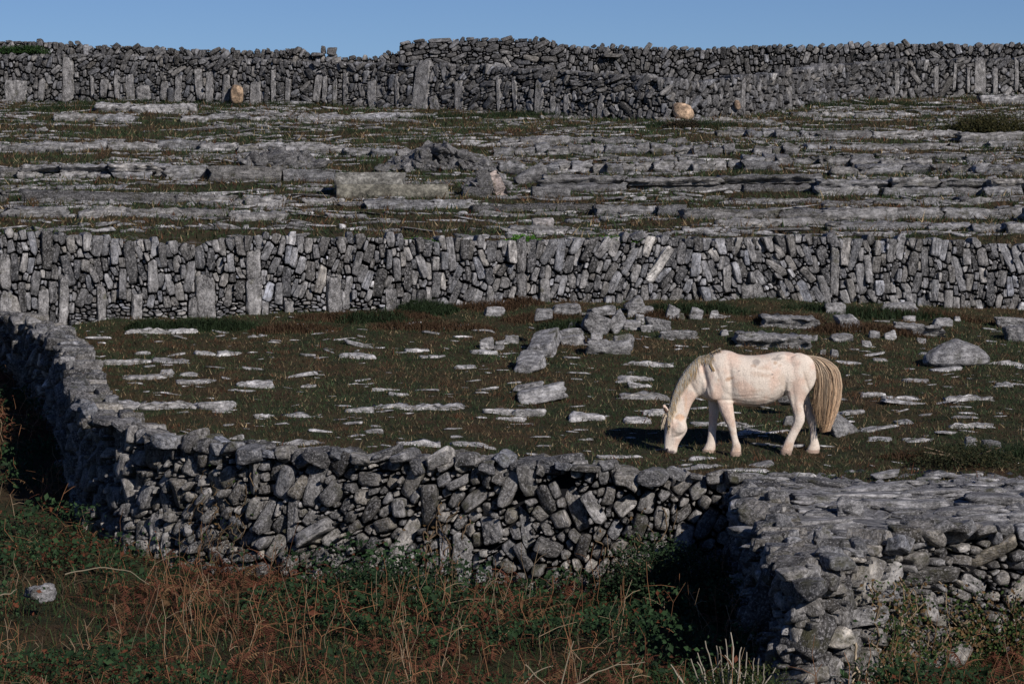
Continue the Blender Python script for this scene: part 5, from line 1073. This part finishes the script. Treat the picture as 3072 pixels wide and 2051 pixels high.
shrub('green_bush', 'dark green bush against the front wall, left of the shaded corner', (XY(2000, 31.4)[0], 31.4, H1(XY(2000, 31.4)[0], 31.4) + .2), (.8, .5, .6), 5000, ((.010, .022, .010), (.030, .056, .022)), 10, (.025, .05), 6)
shrub('green_bush', 'low green bramble clump below the middle of the front wall', (XY(1120, 31.6)[0], 31.6, H1(XY(1120, 31.6)[0], 31.6)), (.8, .5, .48), 4200, ((.010, .024, .012), (.030, .056, .022)), 11, (.025, .055), 6)
# dead pale-stemmed bush at the bottom
def dead_bush():
    y = 25.4; x0 = XY(2210, y)[0]; z0 = H1(x0, y); root = shrub('dead_bush', 'low green bush with bare whitish dead stems sticking up, bottom right', (x0, y, z0), (.62, .4, .52), 5200, ((.015, .030, .010), (.06, .07, .022)), 12, (.015, .035), 0, 'bush')
    g = np.random.default_rng(31); k = px_at(y)
    tops = [(2105, 1905), (2093, 1945), (2142, 1930), (2150, 1935), (2187, 1885), (2172, 1905), (2225, 1940), (2207, 1960), (2245, 1958), (2288, 1975), (2276, 1968), (2068, 1978), (2020, 1988), (2320, 1990), (2085, 1985), (2262, 1985)]
    for i, (fx, fy) in enumerate(tops):
        tx = (fx - 2210) / k; tz = (CY - fy) / k - z0; bx = tx * .55 + g.normal() * .03; P = [(bx, -.1, .1), (bx + (tx - bx) * .3 + g.normal() * .012, -.12, tz * .4), (bx + (tx - bx) * .7 + g.normal() * .012, -.14, tz * .75), (tx, -.15, tz)]
        mb = MB(); c = np.array((.30, .265, .21)) * g.uniform(.6, 1.1); P = np.array(P); t_ = np.linspace(0, 3, 10); P = np.stack([np.interp(t_, range(4), P[:, q_]) for q_ in range(3)], 1); P[1:] += np.cumsum(g.normal(size=(9, 3)) * .007, 0); tube(mb, P, .010, .005, c, 6)
        if i % 2 == 0:
            a = np.array(P[5]); e = a + [g.choice([-1, 1]) * .07, 0, .10]; tube(mb, [a, (a + e) / 2 + [.01, 0, 0], e], .006, .004, c, 5)
        mb.obj('branch', M_STEM, root)
dead_bush()
def pale_stem(pts, y, label, r=.008, col=(.19, .16, .11)):
    k = px_at(y); P = [((fx - CX) / k, y + .05 * i, (CY - fy) / k) for i, (fx, fy) in enumerate(pts)]; q = np.array(P); t = np.linspace(0, len(q) - 1, 16); q = np.stack([np.interp(t, range(len(q)), q[:, c]) for c in range(3)], 1)
    q[:, 2] += .006 * np.sin(t * 5); mb = MB(); tube(mb, q, r, r * .5, col, 6); o = mb.obj('dead_bramble', M_STEM); tag(o, label, 'dead bramble')
pale_stem([(1680, 2075), (1760, 2040), (1800, 2015), (1860, 2000), (1938, 1996)], 25.0, 'arching bare pale stem at the bottom, right of centre')
pale_stem([(1575, 1992), (1610, 2030), (1650, 2070)], 25.0, 'short pale stem slanting down at the bottom centre')
pale_stem([(1560, 2070), (1600, 2020), (1660, 2000)], 25.1, 'thin pale stem crossing the short slanting one')
pale_stem([(1680, 2070), (1700, 1990), (1722, 1925)], 25.1, 'long straight pale stem leaning right at the bottom', .008)
pale_stem([(195, 1722), (260, 1708), (320, 1704), (390, 1720), (440, 1760)], 31.0, 'long arching tan stem below the left of front wall')
pale_stem([(0, 1785), (30, 1780), (45, 1770)], 29, 'short pale stem at the left edge above the whitish rock')
# ivy on the nearest wall and dry roots on the front wall
def creeping(rib, x0, x1, r0, r1, nv_, nl, seed, label, name, cat, col=(.20, .15, .095), rad=.008, off=.07, lsz=(.03, .055)):
    g = np.random.default_rng(seed); s0 = s_of(rib, (x0 + x1) / 2) if rib is not RR else None
    sel = [s_ for s_ in np.linspace(0, rib.L, 400) if x0 < CX + rib.at(s_)[0] / rib.at(s_)[1] * FPX < x1 and (rib is RF or rib.at(s_)[0] > 2.6)]
    c = rib.at(sel[len(sel) // 2]); root = empty(name, tuple(c[:3])); tag(root, label, cat); L0 = np.array(c[:3])
    def P(s_, z, o): q = rib.at(s_); T = rib.tan(s_); N = np.array([T[1], -T[0]]); h = z - q[2]; return np.array([q[0] + N[0] * (o - .06 * h), q[1] + N[1] * (o - .06 * h), z]) - L0
    pos = []
    for k in range(nv_):
        s_ = g.choice(sel); y = rib.at(s_)[1]; z = (CY - g.uniform(r0, r1)) / px_at(y); d = g.normal() * .02; pts = []
        for j in range(g.integers(10, 24)):
            pts.append(P(s_, z, off + g.uniform(-.02, .05))); pos.append((s_, z)); z -= g.uniform(.02, .07); d = d * .6 + g.normal() * .028; s_ = min(rib.L, max(0, s_ + d))
        mb = MB(); r_ = rad * g.uniform(.5, 1.3); q = np.array(pts); t = np.linspace(0, len(q) - 1, len(q) * 2); q = np.stack([np.interp(t, range(len(q)), q[:, c_]) for c_ in range(3)], 1); tube(mb, q, r_, r_ * .6, np.array(col) * g.uniform(.6, 1.25), 5); mb.obj('stem', M_STEM, root)
    if nl:
        idx = g.integers(0, len(pos), nl); C_ = np.array([P(pos[i][0] + g.normal() * .09, pos[i][1] + g.normal() * .09, off + g.uniform(0, .10)) for i in idx]); t = g.random((nl, 1)); cl = (np.array((.012, .03, .01)) * (1 - t) + np.array((.05, .08, .02)) * t) * g.uniform(.6, 1.3, (nl, 1))
        br_ = g.random(nl) < .3; cl[br_] = np.array((.13, .08, .035)) * g.uniform(.5, 1.3, (br_.sum(), 1)); mb = MB(); leaves(mb, C_, g.uniform(*lsz, nl), cl, g, .2, .9); mb.obj('leaves', M_PLANT, root)
creeping(RR, 2860, 3200, 1780, 2030, 85, 5200, 3, 'thick tangle of ivy stems and leaves at the lower right corner', 'ivy', 'ivy')
creeping(RR, 2600, 2880, 1700, 2040, 46, 2000, 4, 'ivy with pale twisted stems in the middle of the nearest wall', 'ivy', 'ivy')
creeping(RR, 2540, 2640, 1900, 2060, 6, 60, 8, 'few bare vine stems left of the ivy on the nearest wall', 'bare_vine', 'vine', (.42, .34, .24), .012)
creeping(RF, 1270, 1420, 1480, 1760, 22, 120, 5, 'dry twisted creeper roots on the middle of front wall', 'dry_creeper', 'creeper', (.13, .09, .055), .007, .05)
creeping(RF, 560, 760, 1400, 1600, 16, 60, 6, 'dry creeper on the left part of the front wall', 'dry_creeper', 'creeper', (.12, .085, .05), .006, .04)
creeping(RF, 1780, 2080, 1500, 1720, 22, 200, 7, 'thin creeper at right end of the front wall, beside the corner', 'dry_creeper', 'creeper', (.12, .085, .05), .007, .05)
